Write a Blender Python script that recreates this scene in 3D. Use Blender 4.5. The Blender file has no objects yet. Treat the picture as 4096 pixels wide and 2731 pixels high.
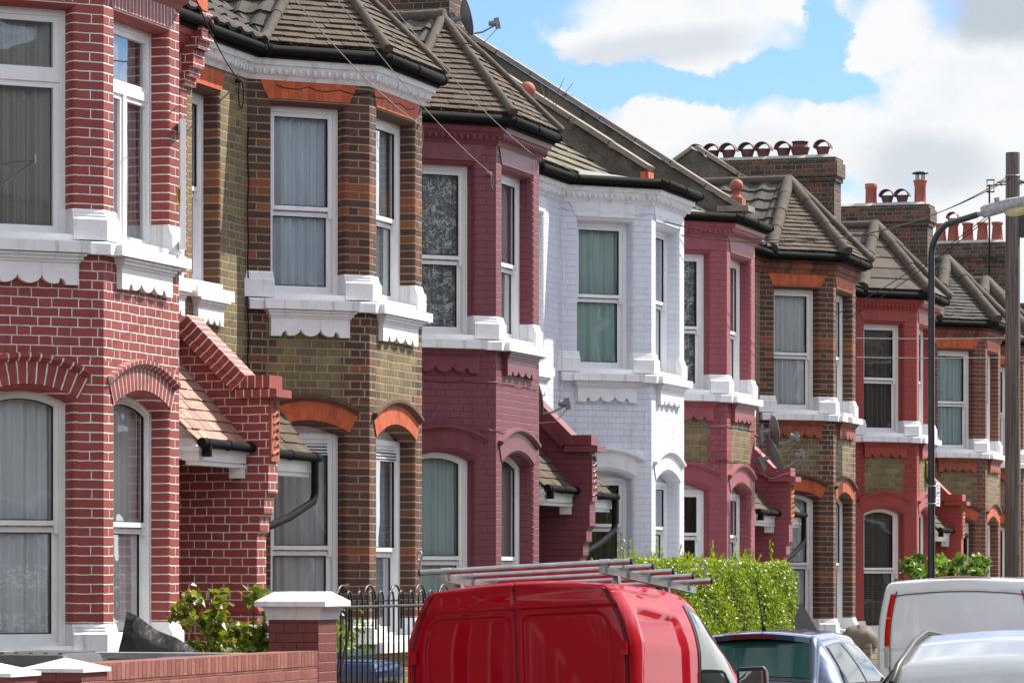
import bpy, math, random
import numpy as np
from mathutils import Vector, Matrix
R = random.Random(7)
SC = bpy.context.scene
COL = SC.collection
PI = math.pi

# ------------------------------------------------------------------ mesh building
class MB:
    def __init__(s):
        s.v = []; s.f = []; s.uv = []; s.uv2 = []; s.mi = []; s.sm = []
    def poly(s, pts, uv=None, uv2=None, m=0, smooth=False):
        b = len(s.v); n = len(pts)
        s.v += [tuple(p) for p in pts]
        s.f.append(tuple(range(b, b + n)))
        s.uv += list(uv) if uv else [(0.0, 0.0)] * n
        s.uv2 += list(uv2) if uv2 else [(9.0, 9.0)] * n
        s.mi.append(m); s.sm.append(smooth)
    def grid(s, rows, m=0, smooth=True, uvs=None, closed=False):
        b = len(s.v); nr = len(rows); nc = len(rows[0])
        for r in rows: s.v += [tuple(p) for p in r]
        for i in range(nr - 1):
            for j in range(nc if closed else nc - 1):
                k = (j + 1) % nc
                s.f.append((b + i*nc + j, b + i*nc + k, b + (i+1)*nc + k, b + (i+1)*nc + j))
                if uvs: s.uv += [uvs[i][j], uvs[i][k], uvs[i+1][k], uvs[i+1][j]]
                else: s.uv += [(0.0, 0.0)] * 4
                s.uv2 += [(9.0, 9.0)] * 4
                s.mi.append(m); s.sm.append(smooth)
    def box(s, x0, x1, y0, y1, z0, z1, m=0):
        s.obox((x0, y0, z0), (x1-x0, 0, 0), (0, y1-y0, 0), (0, 0, z1-z0), m)
    def obox(s, o, a, b, c, m=0):
        o = Vector(o); a = Vector(a); b = Vector(b); c = Vector(c)
        if a.cross(b).dot(c) < 0: a, b = b, a
        la, lb, lc = a.length, b.length, c.length
        def q(p, e, g, le, lg):
            s.poly([p, p+e, p+e+g, p+g], [(0, 0), (le, 0), (le, lg), (0, lg)], m=m)
        q(o, b, a, lb, la); q(o+c, a, b, la, lb)
        q(o, a, c, la, lc); q(o+b, c, a, lc, la)
        q(o, c, b, lc, lb); q(o+a, b, c, lb, lc)
    def loft(s, secs, m=0, smooth=False, closed=True, caps=True):
        s.grid(secs, m, smooth, closed=closed)
        if caps:
            s.poly(list(reversed(secs[0])), m=m); s.poly(secs[-1], m=m)
    def tube(s, path, r, n=8, m=0, caps=True):
        path = [Vector(p) for p in path]; secs = []
        up = Vector((0, 0, 1)); prev = None
        for i, p in enumerate(path):
            a = path[max(i-1, 0)]; b = path[min(i+1, len(path)-1)]
            t = (b - a)
            t = t.normalized() if t.length > 1e-9 else Vector((0, 0, 1))
            if prev is None:
                e = t.cross(up)
                if e.length < 1e-3: e = t.cross(Vector((1, 0, 0)))
            else: e = prev - t * prev.dot(t)
            e.normalize(); prev = e; g = t.cross(e)
            rr = r[i] if isinstance(r, (list, tuple)) else r
            secs.append([p + (e*math.cos(2*PI*k/n) + g*math.sin(2*PI*k/n))*rr for k in range(n)])
        s.grid(secs, m, True, closed=True)
        if caps:
            s.poly(list(reversed(secs[0])), m=m); s.poly(secs[-1], m=m)
    def lathe(s, o, prof, n=16, m=0, smooth=True):
        o = Vector(o)
        rows = [[o + Vector((r*math.cos(2*PI*k/n), r*math.sin(2*PI*k/n), z)) for k in range(n)] for r, z in prof]
        s.grid(rows, m, smooth, closed=True)
    def prism(s, outline, off, m=0):
        """outline: list of 3-D points (CCW seen from +off), extruded by off"""
        off = Vector(off); A = [Vector(p) for p in outline]; B = [p + off for p in A]
        s.poly(B, m=m); s.poly(list(reversed(A)), m=m)
        n = len(A)
        for i in range(n):
            j = (i+1) % n
            s.poly([A[i], A[j], B[j], B[i]], m=m)
    def build(s, name, mats, parent=None, loc=None):
        me = bpy.data.meshes.new(name)
        me.from_pydata(s.v, [], s.f)
        l1 = me.uv_layers.new(name='UVMap'); l2 = me.uv_layers.new(name='Edge')
        l1.data.foreach_set('uv', np.array(s.uv, dtype=np.float32).ravel())
        l2.data.foreach_set('uv', np.array(s.uv2, dtype=np.float32).ravel())
        me.polygons.foreach_set('material_index', s.mi)
        me.polygons.foreach_set('use_smooth', s.sm)
        if not isinstance(mats, (list, tuple)): mats = [mats]
        for m in mats: me.materials.append(m)
        me.update()
        o = bpy.data.objects.new(name, me); COL.objects.link(o)
        if parent is not None: o.parent = parent
        if loc is not None: o.location = loc
        return o

def tag(o, label=None, cat=None, group=None, kind=None):
    if label: o['label'] = label
    if cat: o['category'] = cat
    if group: o['group'] = group
    if kind: o['kind'] = kind
    return o
def thing(name, label, cat, loc=(0, 0, 0), rot=(0, 0, 0), group=None):
    o = bpy.data.objects.new(name, None); COL.objects.link(o)
    o.location = loc; o.rotation_euler = rot; o.empty_display_size = 0.2
    return tag(o, label, cat, group)
def copy_tree(o, parent=None):
    c = o.copy(); COL.objects.link(c)
    if parent is not None: c.parent = parent
    for ch in list(o.children): copy_tree(ch, c)
    return c

# ------------------------------------------------------------------ node helpers
class S:
    """socket wrapper with arithmetic"""
    def __init__(s, nt, k): s.nt = nt; s.k = k
    def _m(s, op, b=None, c=None):
        n = s.nt.nodes.new('ShaderNodeMath'); n.operation = op
        put(s.nt, s, n.inputs[0])
        if b is not None: put(s.nt, b, n.inputs[1])
        if c is not None: put(s.nt, c, n.inputs[2])
        return S(s.nt, n.outputs[0])
    def __add__(s, b): return s._m('ADD', b)
    __radd__ = __add__
    def __sub__(s, b): return s._m('SUBTRACT', b)
    def __rsub__(s, b): return (s * -1.0) + b
    def __mul__(s, b): return s._m('MULTIPLY', b)
    __rmul__ = __mul__
    def __truediv__(s, b): return s._m('DIVIDE', b)
    def floor(s): return s._m('FLOOR')
    def frac(s): return s._m('FRACT')
    def abs(s): return s._m('ABSOLUTE')
    def sqrt(s): return s._m('SQRT')
    def sin(s): return s._m('SINE')
    def mod(s, b): return s._m('FLOORED_MODULO', b)
    def lt(s, b): return s._m('LESS_THAN', b)
    def gt(s, b): return s._m('GREATER_THAN', b)
    def min(s, b): return s._m('MINIMUM', b)
    def max(s, b): return s._m('MAXIMUM', b)
    def pow(s, b): return s._m('POWER', b)
    def sstep(s, a, b, lo=0.0, hi=1.0):
        n = s.nt.nodes.new('ShaderNodeMapRange'); n.interpolation_type = 'SMOOTHSTEP'
        put(s.nt, s, n.inputs[0]); put(s.nt, a, n.inputs[1]); put(s.nt, b, n.inputs[2])
        put(s.nt, lo, n.inputs[3]); put(s.nt, hi, n.inputs[4])
        return S(s.nt, n.outputs[0])
def put(nt, v, inp):
    if isinstance(v, S): nt.links.new(v.k, inp)
    elif isinstance(v, bpy.types.NodeSocket): nt.links.new(v, inp)
    else:
        if inp.type == 'RGBA' and len(v) == 3: v = (*v, 1)
        inp.default_value = v
def node(nt, t, _out=0, _props=None, **kw):
    n = nt.nodes.new(t)
    for k, v in (_props or {}).items(): setattr(n, k, v)
    for k, v in kw.items():
        k = k.replace('_', ' ')
        put(nt, v, n.inputs[k])
    return S(nt, n.outputs[_out])
def mixc(nt, f, a, b, mode='MIX'):
    n = nt.nodes.new('ShaderNodeMix'); n.data_type = 'RGBA'; n.blend_type = mode
    put(nt, f, n.inputs[0]); put(nt, a, n.inputs[6]); put(nt, b, n.inputs[7])
    return S(nt, n.outputs[2])
def ramp(nt, f, stops):
    n = nt.nodes.new('ShaderNodeValToRGB'); e = n.color_ramp.elements
    while len(e) < len(stops): e.new(0.5)
    for i, (p, c) in enumerate(stops):
        e[i].position = p; e[i].color = (*c, 1)
    put(nt, f, n.inputs[0]); return S(nt, n.outputs[0])
def comb(nt, x, y, z=0.0):
    n = nt.nodes.new('ShaderNodeCombineXYZ')
    put(nt, x, n.inputs[0]); put(nt, y, n.inputs[1]); put(nt, z, n.inputs[2]); return S(nt, n.outputs[0])
def sep(nt, v):
    n = nt.nodes.new('ShaderNodeSeparateXYZ'); put(nt, v, n.inputs[0])
    return [S(nt, o) for o in n.outputs]
def noise(nt, vec, scale, detail=3.0, rough=0.55, out=0, dist=0.0):
    n = nt.nodes.new('ShaderNodeTexNoise')
    if vec is not None: put(nt, vec, n.inputs['Vector'])
    n.inputs['Scale'].default_value = scale; n.inputs['Detail'].default_value = detail
    n.inputs['Roughness'].default_value = rough; n.inputs['Distortion'].default_value = dist
    return S(nt, n.outputs[out])
def white(nt, vec, out=0):
    n = nt.nodes.new('ShaderNodeTexWhiteNoise'); n.noise_dimensions = '3D'
    put(nt, vec, n.inputs['Vector']); return S(nt, n.outputs[out])
def bump(nt, h, dist=0.01, strength=1.0, nrm=None):
    n = nt.nodes.new('ShaderNodeBump'); n.inputs['Distance'].default_value = dist
    n.inputs['Strength'].default_value = strength
    put(nt, h, n.inputs['Height'])
    if nrm is not None: put(nt, nrm, n.inputs['Normal'])
    return S(nt, n.outputs[0])
def newmat(name):
    m = bpy.data.materials.new(name); m.use_nodes = True; nt = m.node_tree
    nt.nodes.clear(); o = nt.nodes.new('ShaderNodeOutputMaterial')
    return m, nt, o
def princ(nt, o, color, rough=0.6, normal=None, **kw):
    n = nt.nodes.new('ShaderNodeBsdfPrincipled')
    put(nt, color, n.inputs['Base Color']); put(nt, rough, n.inputs['Roughness'])
    if normal is not None: put(nt, normal, n.inputs['Normal'])
    for k, v in kw.items(): put(nt, v, n.inputs[k.replace('_', ' ')])
    nt.links.new(n.outputs[0], o.inputs['Surface']); return n
def objco(nt): return S(nt, nt.nodes.new('ShaderNodeTexCoord').outputs['Object'])
def uvmap(nt, name='UVMap'):
    n = nt.nodes.new('ShaderNodeUVMap'); n.uv_map = name; return S(nt, n.outputs[0])

def plain(name, col, rough=0.5, var=0.12, scale=6.0, bmp=0.0, bscale=60.0, grime=None, streak=0.0, **kw):
    m, nt, o = newmat(name); co = objco(nt)
    nz = noise(nt, co, scale, 4)
    c = mixc(nt, nz.sstep(0.3, 0.75), tuple(x*(1-var) for x in col), tuple(min(1, x*(1+var)) for x in col))
    if grime:
        g = noise(nt, co, scale*2.7, 6, 0.7)
        c = mixc(nt, g.sstep(grime[1], grime[1]+0.18, 0.0, grime[2]), c, grime[0])
    if streak:                                          # rain streaks and soot runs
        sx, sy, sz = sep(nt, co)
        sk = noise(nt, comb(nt, sx*11.0, sy*11.0, sz*0.9), 1.0, 5, 0.65)
        c = mixc(nt, sk.sstep(0.50, 0.72, 0.0, streak), c, (0.20, 0.185, 0.16))
    nr = bump(nt, noise(nt, co, bscale, 3), bmp) if bmp else None
    princ(nt, o, c, rough, nr, **kw); return m

def brick(name, cols, mortar, mw=0.010, bond='flemish', h=0.075, quoin=None, qn=(0.225, 0.11),
          inner=None, wob=0.006, bmp=0.006, rough=0.8, stain=0.25, vary=0.28, qmort=None, blot=0.35, streak=0.35, chips=None):
    """procedural brickwork on metre UVs; quoin/panel: alternative brick colours near / away from the edges"""
    m, nt, o = newmat(name)
    uv = uvmap(nt); u, v, _ = sep(nt, uv)
    wn = noise(nt, uv, 3.5, 2, 0.5, out=1); wr, wg, wb = sep(nt, wn)
    wn2 = noise(nt, uv, 17.0, 2, 0.5, out=1); w2r, w2g, _b = sep(nt, wn2)
    u2 = u + (wr - 0.5) * wob * 2 + (w2r - 0.5) * wob
    v2 = v + (wg - 0.5) * wob * 2 + (w2g - 0.5) * wob
    row = (v2 / h).floor(); fv = (v2 / h).frac(); par = row.mod(2.0)
    jit = white(nt, comb(nt, row, 3.3, 1.7))
    if bond == 'flemish':
        L = 0.3375
        U = u2 / L + par * 0.5 + jit * 0.06
        cell = U.floor(); fu = U.frac(); seg = fu.gt(0.667)
        du = fu.min((fu - 0.667).abs()).min(1.0 - fu) * L
        bid = comb(nt, cell * 2.0 + seg, row, 0.5)
    elif bond == 'alt':      # narrow pier: whole brick / two halves on alternate rows
        L = 0.43
        U = u2 / L + 0.25 - par * 0.5 + (jit - 0.5) * 0.05
        cell = U.floor(); fu = U.frac()
        du = fu.min(1.0 - fu) * L
        bid = comb(nt, cell, row, 0.5)
    else:                    # radial joints only
        L = h
        U = u2 / L; cell = U.floor(); fu = U.frac()
        du = fu.min(1.0 - fu) * L
        bid = comb(nt, cell, 0.3, 0.5)
    if bond == 'radial': d = du
    else: d = du.min(fv.min(1.0 - fv) * h)
    edge = noise(nt, uv, 60.0, 2)
    dd = d + (edge - 0.5) * 0.004
    mwn = noise(nt, uv, 2.7, 3) * (mw * 0.55) + mw * 0.225
    mort = dd.sstep(mwn - 0.0022, mwn + 0.0022, 1.0, 0.0)
    rv = white(nt, bid); rv2 = white(nt, comb(nt, rv * 37.0, row, 4.4))
    stops = [(i/(max(1, len(cols)-1)), c) for i, c in enumerate(cols)]
    c = ramp(nt, rv, stops) if len(cols) > 1 else mixc(nt, 0.0, cols[0], cols[0])
    if quoin:
        e1, e2, _ = sep(nt, uvmap(nt, 'Edge'))
        lim = par * (qn[1] - qn[0]) + qn[0]
        qm = e1.lt(lim).max(e2.lt(lim))
        q = ramp(nt, rv, [(i/(max(1, len(quoin)-1)), cc) for i, cc in enumerate(quoin)])
        c = mixc(nt, qm, c, q)
    # blotches inside bricks
    bl = noise(nt, uv, 28.0, 4, 0.65)
    c = mixc(nt, bl.sstep(0.35, 0.75, 0.0, blot), c, mixc(nt, 1.0, c, (0.45, 0.45, 0.45), 'MULTIPLY'))
    br = (rv2 - 0.5) * vary + 1.0
    c = mixc(nt, 1.0, c, comb(nt, br, br, br), 'MULTIPLY')
    if quoin and qmort: mortar2 = mixc(nt, qm, mortar, qmort)
    else: mortar2 = mortar
    mo = mixc(nt, noise(nt, uv, 9.0, 4).sstep(0.3, 0.7, 0.0, 0.2), mortar2, (0.0, 0.0, 0.0))
    c = mixc(nt, mort, c, mo)
    st = noise(nt, comb(nt, u * 1.6, v * 0.6), 1.3, 5, 0.6)
    c = mixc(nt, st.sstep(0.45, 0.75, 0.0, stain), c, mixc(nt, 1.0, c, (0.42, 0.40, 0.38), 'MULTIPLY'))
    sk = noise(nt, comb(nt, u * 9.0, v * 0.45), 1.0, 4, 0.6)
    c = mixc(nt, sk.sstep(0.52, 0.70, 0.0, streak), c, mixc(nt, 1.0, c, (0.50, 0.48, 0.45), 'MULTIPLY'))
    chp = noise(nt, uv, 11.0, 5, 0.7)
    if chips: c = mixc(nt, chp.sstep(0.70, 0.73, 0.0, 1.0), c, chips)
    hgt = (1.0 - mort) + bl * 0.35 + noise(nt, uv, 120.0, 2) * 0.15 + rv2 * 0.25
    princ(nt, o, c, rough, bump(nt, hgt, bmp)); return m

def glassmat(name, tint=(1, 1, 1), base=0.04, rough=0.0):
    m, nt, o = newmat(name)
    fr = nt.nodes.new('ShaderNodeFresnel'); fr.inputs[0].default_value = 1.5
    co = objco(nt)
    nb = bump(nt, noise(nt, co, 1.7, 1), 0.008)
    f = (S(nt, fr.outputs[0]) * 2.3 + base).min(0.9)
    tr = nt.nodes.new('ShaderNodeBsdfTransparent'); put(nt, tint, tr.inputs[0])
    gl = nt.nodes.new('ShaderNodeBsdfGlossy'); gl.inputs['Roughness'].default_value = rough
    put(nt, (0.95, 0.97, 1.0), gl.inputs[0]); put(nt, nb, gl.inputs['Normal'])
    mx = nt.nodes.new('ShaderNodeMixShader')
    put(nt, f, mx.inputs[0]); nt.links.new(tr.outputs[0], mx.inputs[1]); nt.links.new(gl.outputs[0], mx.inputs[2])
    nt.links.new(mx.outputs[0], o.inputs['Surface']); return m
# ------------------------------------------------------------------ materials
M = {}
M['white'] = plain('white_masonry_paint', (0.71, 0.72, 0.74), 0.55, 0.05, 3, 0.004, 40, grime=((0.36, 0.34, 0.30), 0.62, 0.7), streak=0.45)
M['frame'] = plain('white_window_frame', (0.74, 0.75, 0.77), 0.35, 0.03, 5, streak=0.12)
M['oldframe'] = plain('aged_white_frame', (0.70, 0.71, 0.71), 0.5, 0.06, 5, grime=((0.34, 0.32, 0.27), 0.64, 0.5))
M['gutter'] = plain('black_plastic_gutter', (0.012, 0.012, 0.013), 0.75, 0.2, 8, 0.003, 20, Specular_IOR_Level=0.05)
M['lead'] = plain('grey_lead', (0.14, 0.15, 0.165), 0.5, 0.25, 4)
M['render'] = plain('dirty_cement_render', (0.115, 0.098, 0.075), 0.9, 0.35, 2.2, 0.01, 25, grime=((0.03, 0.028, 0.024), 0.5, 0.8))
M['coping'] = plain('grey_coping_tile', (0.21, 0.18, 0.155), 0.85, 0.2, 5, 0.006, 50, grime=((0.08, 0.075, 0.06), 0.56, 0.7))
M['greywall'] = plain('weathered_concrete', (0.30, 0.30, 0.28), 0.9, 0.2, 6, 0.006, 40, grime=((0.1, 0.1, 0.09), 0.55, 0.7))
M['terracotta'] = plain('terracotta', (0.29, 0.085, 0.048), 0.75, 0.2, 9, 0.003, 60, grime=((0.10, 0.06, 0.05), 0.56, 0.7))
M['pot'] = plain('red_clay_pot', (0.27, 0.065, 0.045), 0.7, 0.2, 5, 0.004, 30, grime=((0.07, 0.04, 0.035), 0.55, 0.7))
M['darkpot'] = plain('sooty_clay_pot', (0.105, 0.038, 0.035), 0.75, 0.3, 5, 0.004, 30)
M['black'] = plain('black_iron', (0.011, 0.011, 0.012), 0.4, 0.2, 10)
M['brass'] = plain('brass', (0.55, 0.36, 0.10), 0.3, 0.1, 10, Metallic=1.0)
M['glass'] = glassmat('window_glass', (0.94, 0.97, 0.97), 0.0)
M['hole'] = plain('dark_interior', (0.012, 0.012, 0.012), 0.9, 0.1, 3)
M['doorwood'] = plain('painted_door', (0.05, 0.07, 0.06), 0.4, 0.1, 4)
M['wire'] = plain('pale_cable', (0.26, 0.25, 0.235), 0.8, 0.1, 4, Specular_IOR_Level=0.1)
M['dwire'] = plain('dark_cable', (0.02, 0.02, 0.02), 0.8, 0.1, 4, Specular_IOR_Level=0.05)
M['galv'] = plain('galvanised_steel', (0.33, 0.35, 0.355), 0.34, 0.15, 12, Metallic=0.9)
M['dish'] = plain('dark_dish', (0.15, 0.155, 0.165), 0.6, 0.2, 9)
M['lnb'] = plain('grey_plastic', (0.16, 0.17, 0.18), 0.5, 0.1, 9)

RB = [(0.078, 0.030, 0.020), (0.062, 0.026, 0.018), (0.092, 0.034, 0.021), (0.056, 0.025, 0.019), (0.085, 0.031, 0.020), (0.070, 0.028, 0.019), (0.125, 0.042, 0.021), (0.16, 0.050, 0.022), (0.25, 0.072, 0.024)]
ST = [(0.20, 0.135, 0.052), (0.16, 0.112, 0.050), (0.20, 0.148, 0.068), (0.125, 0.094, 0.050), (0.168, 0.126, 0.062), (0.235, 0.165, 0.068), (0.105, 0.080, 0.046), (0.155, 0.116, 0.058), (0.19, 0.115, 0.05), (0.16, 0.12, 0.06)]
MORT = (0.27, 0.22, 0.14)
MORT2 = (0.31, 0.265, 0.17)
H1R = [(0.245, 0.043, 0.033), (0.22, 0.037, 0.029), (0.265, 0.050, 0.037), (0.235, 0.040, 0.031)]
WJ = (0.74, 0.69, 0.69)
def one(c, k=0.08): return [tuple(x*(1-k) for x in c), c, tuple(x*(1+k) for x in c)]
def painted(name, c, bond='flemish', mw=0.012, **kw):
    return brick(name, one(c, 0.02), tuple(x*0.95 for x in c), mw=mw*0.65, bond=bond, bmp=(0.0035 if c[1] > .3 else 0.006), rough=0.55, stain=0.16, vary=0.07, blot=0.08, streak=0.25, chips=tuple(min(.6, x*1.5+.02) for x in c), **kw)
M['h1_panel'] = brick('red_painted_brick_white_joints', H1R, WJ, 0.0092, 'flemish', wob=0.007, bmp=0.004, rough=0.6, stain=0.12, vary=0.1, blot=0.1)
M['h1_pier'] = brick('red_painted_pier_white_joints', H1R, WJ, 0.0092, 'alt', wob=0.006, bmp=0.004, rough=0.6, stain=0.12, vary=0.1, blot=0.1)
M['h1_arch'] = brick('red_painted_arch_white_joints', H1R, WJ, 0.010, 'radial', h=0.072, wob=0.002, bmp=0.003, rough=0.55, stain=0.1)
M['h1_trim'] = plain('red_painted_trim', (0.235, 0.038, 0.033), 0.5, 0.08, 4, 0.002, 30)
M['stock'] = brick('yellow_stock_brick', ST, MORT2, 0.0145, 'flemish', quoin=RB, qn=(0.30, 0.19), wob=0.008, bmp=0.010, stain=0.4)
M['stockplain'] = brick('yellow_stock_brick_wall', ST, MORT2, 0.0145, 'flemish', wob=0.008, bmp=0.010, stain=0.5)
M['redbrown'] = brick('red_brown_pier_brick', RB, MORT, 0.0130, 'alt', wob=0.007, bmp=0.008, stain=0.25)
M['orange'] = brick('orange_gauged_brick', [(0.50, 0.095, 0.025), (0.42, 0.075, 0.022), (0.54, 0.11, 0.03), (0.46, 0.085, 0.025)], (0.40, 0.11, 0.05), 0.004, 'radial', h=0.07, wob=0.002, bmp=0.003, rough=0.7, stain=0.45)
M['browntrim'] = plain('brown_moulded_brick', (0.10, 0.045, 0.026), 0.8, 0.3, 14, 0.006, 40, grime=((0.03, 0.022, 0.018), 0.5, 0.7))
M['redtrim'] = brick('moulded_red_brick', [(0.20, 0.055, 0.025), (0.09, 0.034, 0.022), (0.26, 0.07, 0.03), (0.13, 0.045, 0.025)], (0.25, 0.18, 0.11), 0.006, 'radial', h=0.11, wob=0.003, bmp=0.005, stain=0.4)
M['h3_panel'] = painted('maroon_painted_brick', (0.158, 0.032, 0.047))
M['h3_pier'] = painted('maroon_painted_pier', (0.158, 0.032, 0.047), 'alt')
M['h3_trim'] = plain('maroon_painted_trim', (0.15, 0.029, 0.042), 0.42, 0.1, 4, 0.003, 25, streak=0.22)
M['h4_panel'] = painted('white_painted_brick', (0.60, 0.62, 0.71), mw=0.010)
M['h4_pier'] = painted('white_painted_pier', (0.60, 0.62, 0.71), 'alt', mw=0.010)
M['h4_trim'] = plain('white_painted_trim', (0.66, 0.67, 0.71), 0.5, 0.05, 4, 0.003, 25, grime=((0.4, 0.38, 0.36), 0.64, 0.5), streak=0.22)
M['h5_pier'] = painted('pink_painted_pier', (0.255, 0.056, 0.072), 'alt', mw=0.010)
M['h5_trim'] = plain('pink_painted_trim', (0.25, 0.052, 0.068), 0.5, 0.08, 4, 0.003, 25, streak=0.22)
M['h7_pier'] = painted('red_painted_pier', (0.275, 0.038, 0.031), 'alt', mw=0.008)
M['h7_trim'] = plain('red_painted_trim_gloss', (0.265, 0.036, 0.029), 0.5, 0.1, 4, 0.003, 25, streak=0.22)
H8B = [(0.15, 0.045, 0.028), (0.10, 0.034, 0.024), (0.19, 0.055, 0.03), (0.12, 0.04, 0.026)]
M['h8_pier'] = brick('red_brick_pier', H8B, MORT, 0.0115, 'alt', wob=0.007, bmp=0.008, stain=0.2)
M['h8_panel'] = brick('yellow_panel_red_quoins', ST, MORT, 0.012, 'flemish', quoin=H8B, qn=(0.30, 0.19), wob=0.008, bmp=0.010, stain=0.3)
M['chim'] = brick('sooty_chimney_brick', [(0.052, 0.032, 0.022), (0.035, 0.025, 0.02), (0.075, 0.042, 0.027), (0.16, 0.048, 0.025), (0.028, 0.022, 0.019), (0.065, 0.048, 0.03), (0.09, 0.063, 0.038), (0.045, 0.03, 0.022)], (0.18, 0.155, 0.115), 0.012, 'flemish', wob=0.008, bmp=0.010, stain=0.5)
M['wallred'] = brick('red_garden_wall_brick', [(0.25, 0.075, 0.06), (0.20, 0.055, 0.045), (0.29, 0.10, 0.075), (0.23, 0.07, 0.055)], (0.24, 0.11, 0.09), 0.008, 'flemish', wob=0.006, bmp=0.010, stain=0.25, chips=(0.42, 0.24, 0.20))
M['wallred_top'] = brick('brick_on_edge_coping', [(0.27, 0.085, 0.065), (0.22, 0.065, 0.05), (0.33, 0.13, 0.10), (0.25, 0.075, 0.06)], (0.13, 0.05, 0.042), 0.010, 'radial', h=0.073, wob=0.010, bmp=0.014, stain=0.3, chips=(0.48, 0.27, 0.22))
M['pierred'] = painted('dark_red_painted_pier', (0.17, 0.04, 0.036), mw=0.010)

def tilemat(name, c, lich=0.25, rough=0.9):
    m, nt, o = newmat(name)
    u, v, _ = sep(nt, uvmap(nt)); co = objco(nt)
    b = (u - 0.5) * 0.55 + 1.0
    cc = mixc(nt, 1.0, mixc(nt, v, tuple(x*0.9 for x in c), (c[0]*1.12, c[1]*1.02, c[2]*0.92)), comb(nt, b, b, b), 'MULTIPLY')
    n1 = noise(nt, co, 4.0, 5, 0.65)
    cc = mixc(nt, n1.sstep(0.45, 0.7, 0.0, 0.6), cc, tuple(x*0.45 for x in c))
    n2 = noise(nt, co, 13.0, 4, 0.6)
    cc = mixc(nt, n2.sstep(0.66, 0.74, 0.0, lich), cc, (0.33, 0.32, 0.27))
    princ(nt, o, cc, rough, bump(nt, noise(nt, co, 70.0, 4), 0.006)); return m
M['tile_brown'] = tilemat('brown_concrete_tile', (0.070, 0.053, 0.037))
M['tile_warm'] = tilemat('warm_brown_tile', (0.072, 0.052, 0.037))
M['tile_grey'] = tilemat('grey_pantile', (0.052, 0.047, 0.042))
M['tile_felt'] = tilemat('brown_roll_slate', (0.068, 0.054, 0.045), 0.12)
M['tile_dark'] = tilemat('dark_lichened_tile', (0.050, 0.049, 0.048), 0.9)
M['tile_pink'] = tilemat('pink_painted_tile', (0.33, 0.185, 0.15), 0.05, 0.7)
M['tile_moss'] = tilemat('mossy_old_tile', (0.125, 0.115, 0.088), 0.5)
M['hip'] = plain('mortared_hip_tile', (0.068, 0.054, 0.041), 0.9, 0.25, 7, 0.008, 45, grime=((0.05, 0.045, 0.038), 0.56, 0.6))

# white egg-and-dart cornice
def cornice_mat(name, c, rough=0.5):
    m, nt, o = newmat(name)
    u, v, _ = sep(nt, uvmap(nt)); co = objco(nt)
    w = (u * (2*PI/0.085)).sin()
    eg = w.abs().pow(0.6) * (v.sstep(0.015, 0.05) * v.sstep(0.11, 0.15, 1.0, 0.0))
    g = noise(nt, co, 9, 5, 0.65)
    cc = mixc(nt, g.sstep(0.48, 0.72, 0.0, 0.55), c, tuple(x*0.42 for x in c))
    princ(nt, o, cc, rough, bump(nt, noise(nt, co, 50, 2)*0.2, 0.022)); return m
M['cornice_white'] = cornice_mat('white_egg_and_dart', (0.70, 0.71, 0.74))
M['cornice_h3'] = cornice_mat('maroon_egg_and_dart', (0.158, 0.031, 0.046), 0.45)
M['cornice_h5'] = cornice_mat('pink_egg_and_dart', (0.255, 0.056, 0.072), 0.45)
M['cornice_h7'] = cornice_mat('red_egg_and_dart', (0.27, 0.037, 0.03), 0.45)

# curtains
def curtain_mat(name, c, kind='plain', trans=0.25):
    m, nt, o = newmat(name); u, v, _ = sep(nt, uvmap(nt))
    cc = mixc(nt, noise(nt, comb(nt, u*3.0, v*0.3), 2.0, 3).sstep(0.3, 0.7), tuple(x*0.8 for x in c), c)
    if kind == 'lace':
        k = noise(nt, comb(nt, u, v*1.0), 26.0, 3, 0.6, dist=1.5)
        k2 = noise(nt, comb(nt, u, v), 8.0, 2)
        cc = mixc(nt, (k.sstep(0.46, 0.56) * k2.sstep(0.35, 0.6, 0.25, 1.0)), tuple(x*0.22 for x in c), c)
    if kind == 'border':
        k = noise(nt, comb(nt, u, v), 34.0, 2, 0.5, dist=1.0).sstep(0.5, 0.58)
        band = v.sstep(0.02, 0.05) * v.sstep(0.24, 0.28, 1.0, 0.0) + v.sstep(0.42, 0.46) * v.sstep(0.62, 0.66, 1.0, 0.0)
        cc = mixc(nt, band * k, cc, tuple(min(1, x*1.9) for x in c))
    if kind == 'blind':
        f = (v / 0.032).frac()
        cc = mixc(nt, f.sstep(0.55, 0.85), cc, tuple(x*0.35 for x in c))
    princ(nt, o, cc, 0.9); return m
M['c_net'] = curtain_mat('white_net_curtain', (0.80, 0.84, 0.86))
M['c_netb'] = curtain_mat('bordered_net_curtain', (0.86, 0.87, 0.88), 'border')
M['c_grey'] = curtain_mat('grey_net_curtain', (0.74, 0.75, 0.76))
M['c_dark'] = curtain_mat('dim_grey_net_curtain', (0.46, 0.45, 0.43))
M['c_lace'] = curtain_mat('lace_curtain', (0.90, 0.94, 0.95), 'lace')
M['c_frost'] = curtain_mat('green_frosted_sheet', (0.56, 0.70, 0.67))
M['c_blue'] = curtain_mat('blue_grey_curtain', (0.72, 0.80, 0.87))
M['c_teal'] = curtain_mat('pale_teal_net', (0.58, 0.70, 0.69))
M['c_blind'] = curtain_mat('brown_slat_blind', (0.23, 0.205, 0.18), 'blind')
M['c_brown'] = curtain_mat('dim_brown_room_curtain', (0.15, 0.12, 0.08))
M['c_black'] = curtain_mat('unlit_room_sheet', (0.022, 0.02, 0.019))  # black sheet behind the glass, coloured for an unlit room
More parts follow.
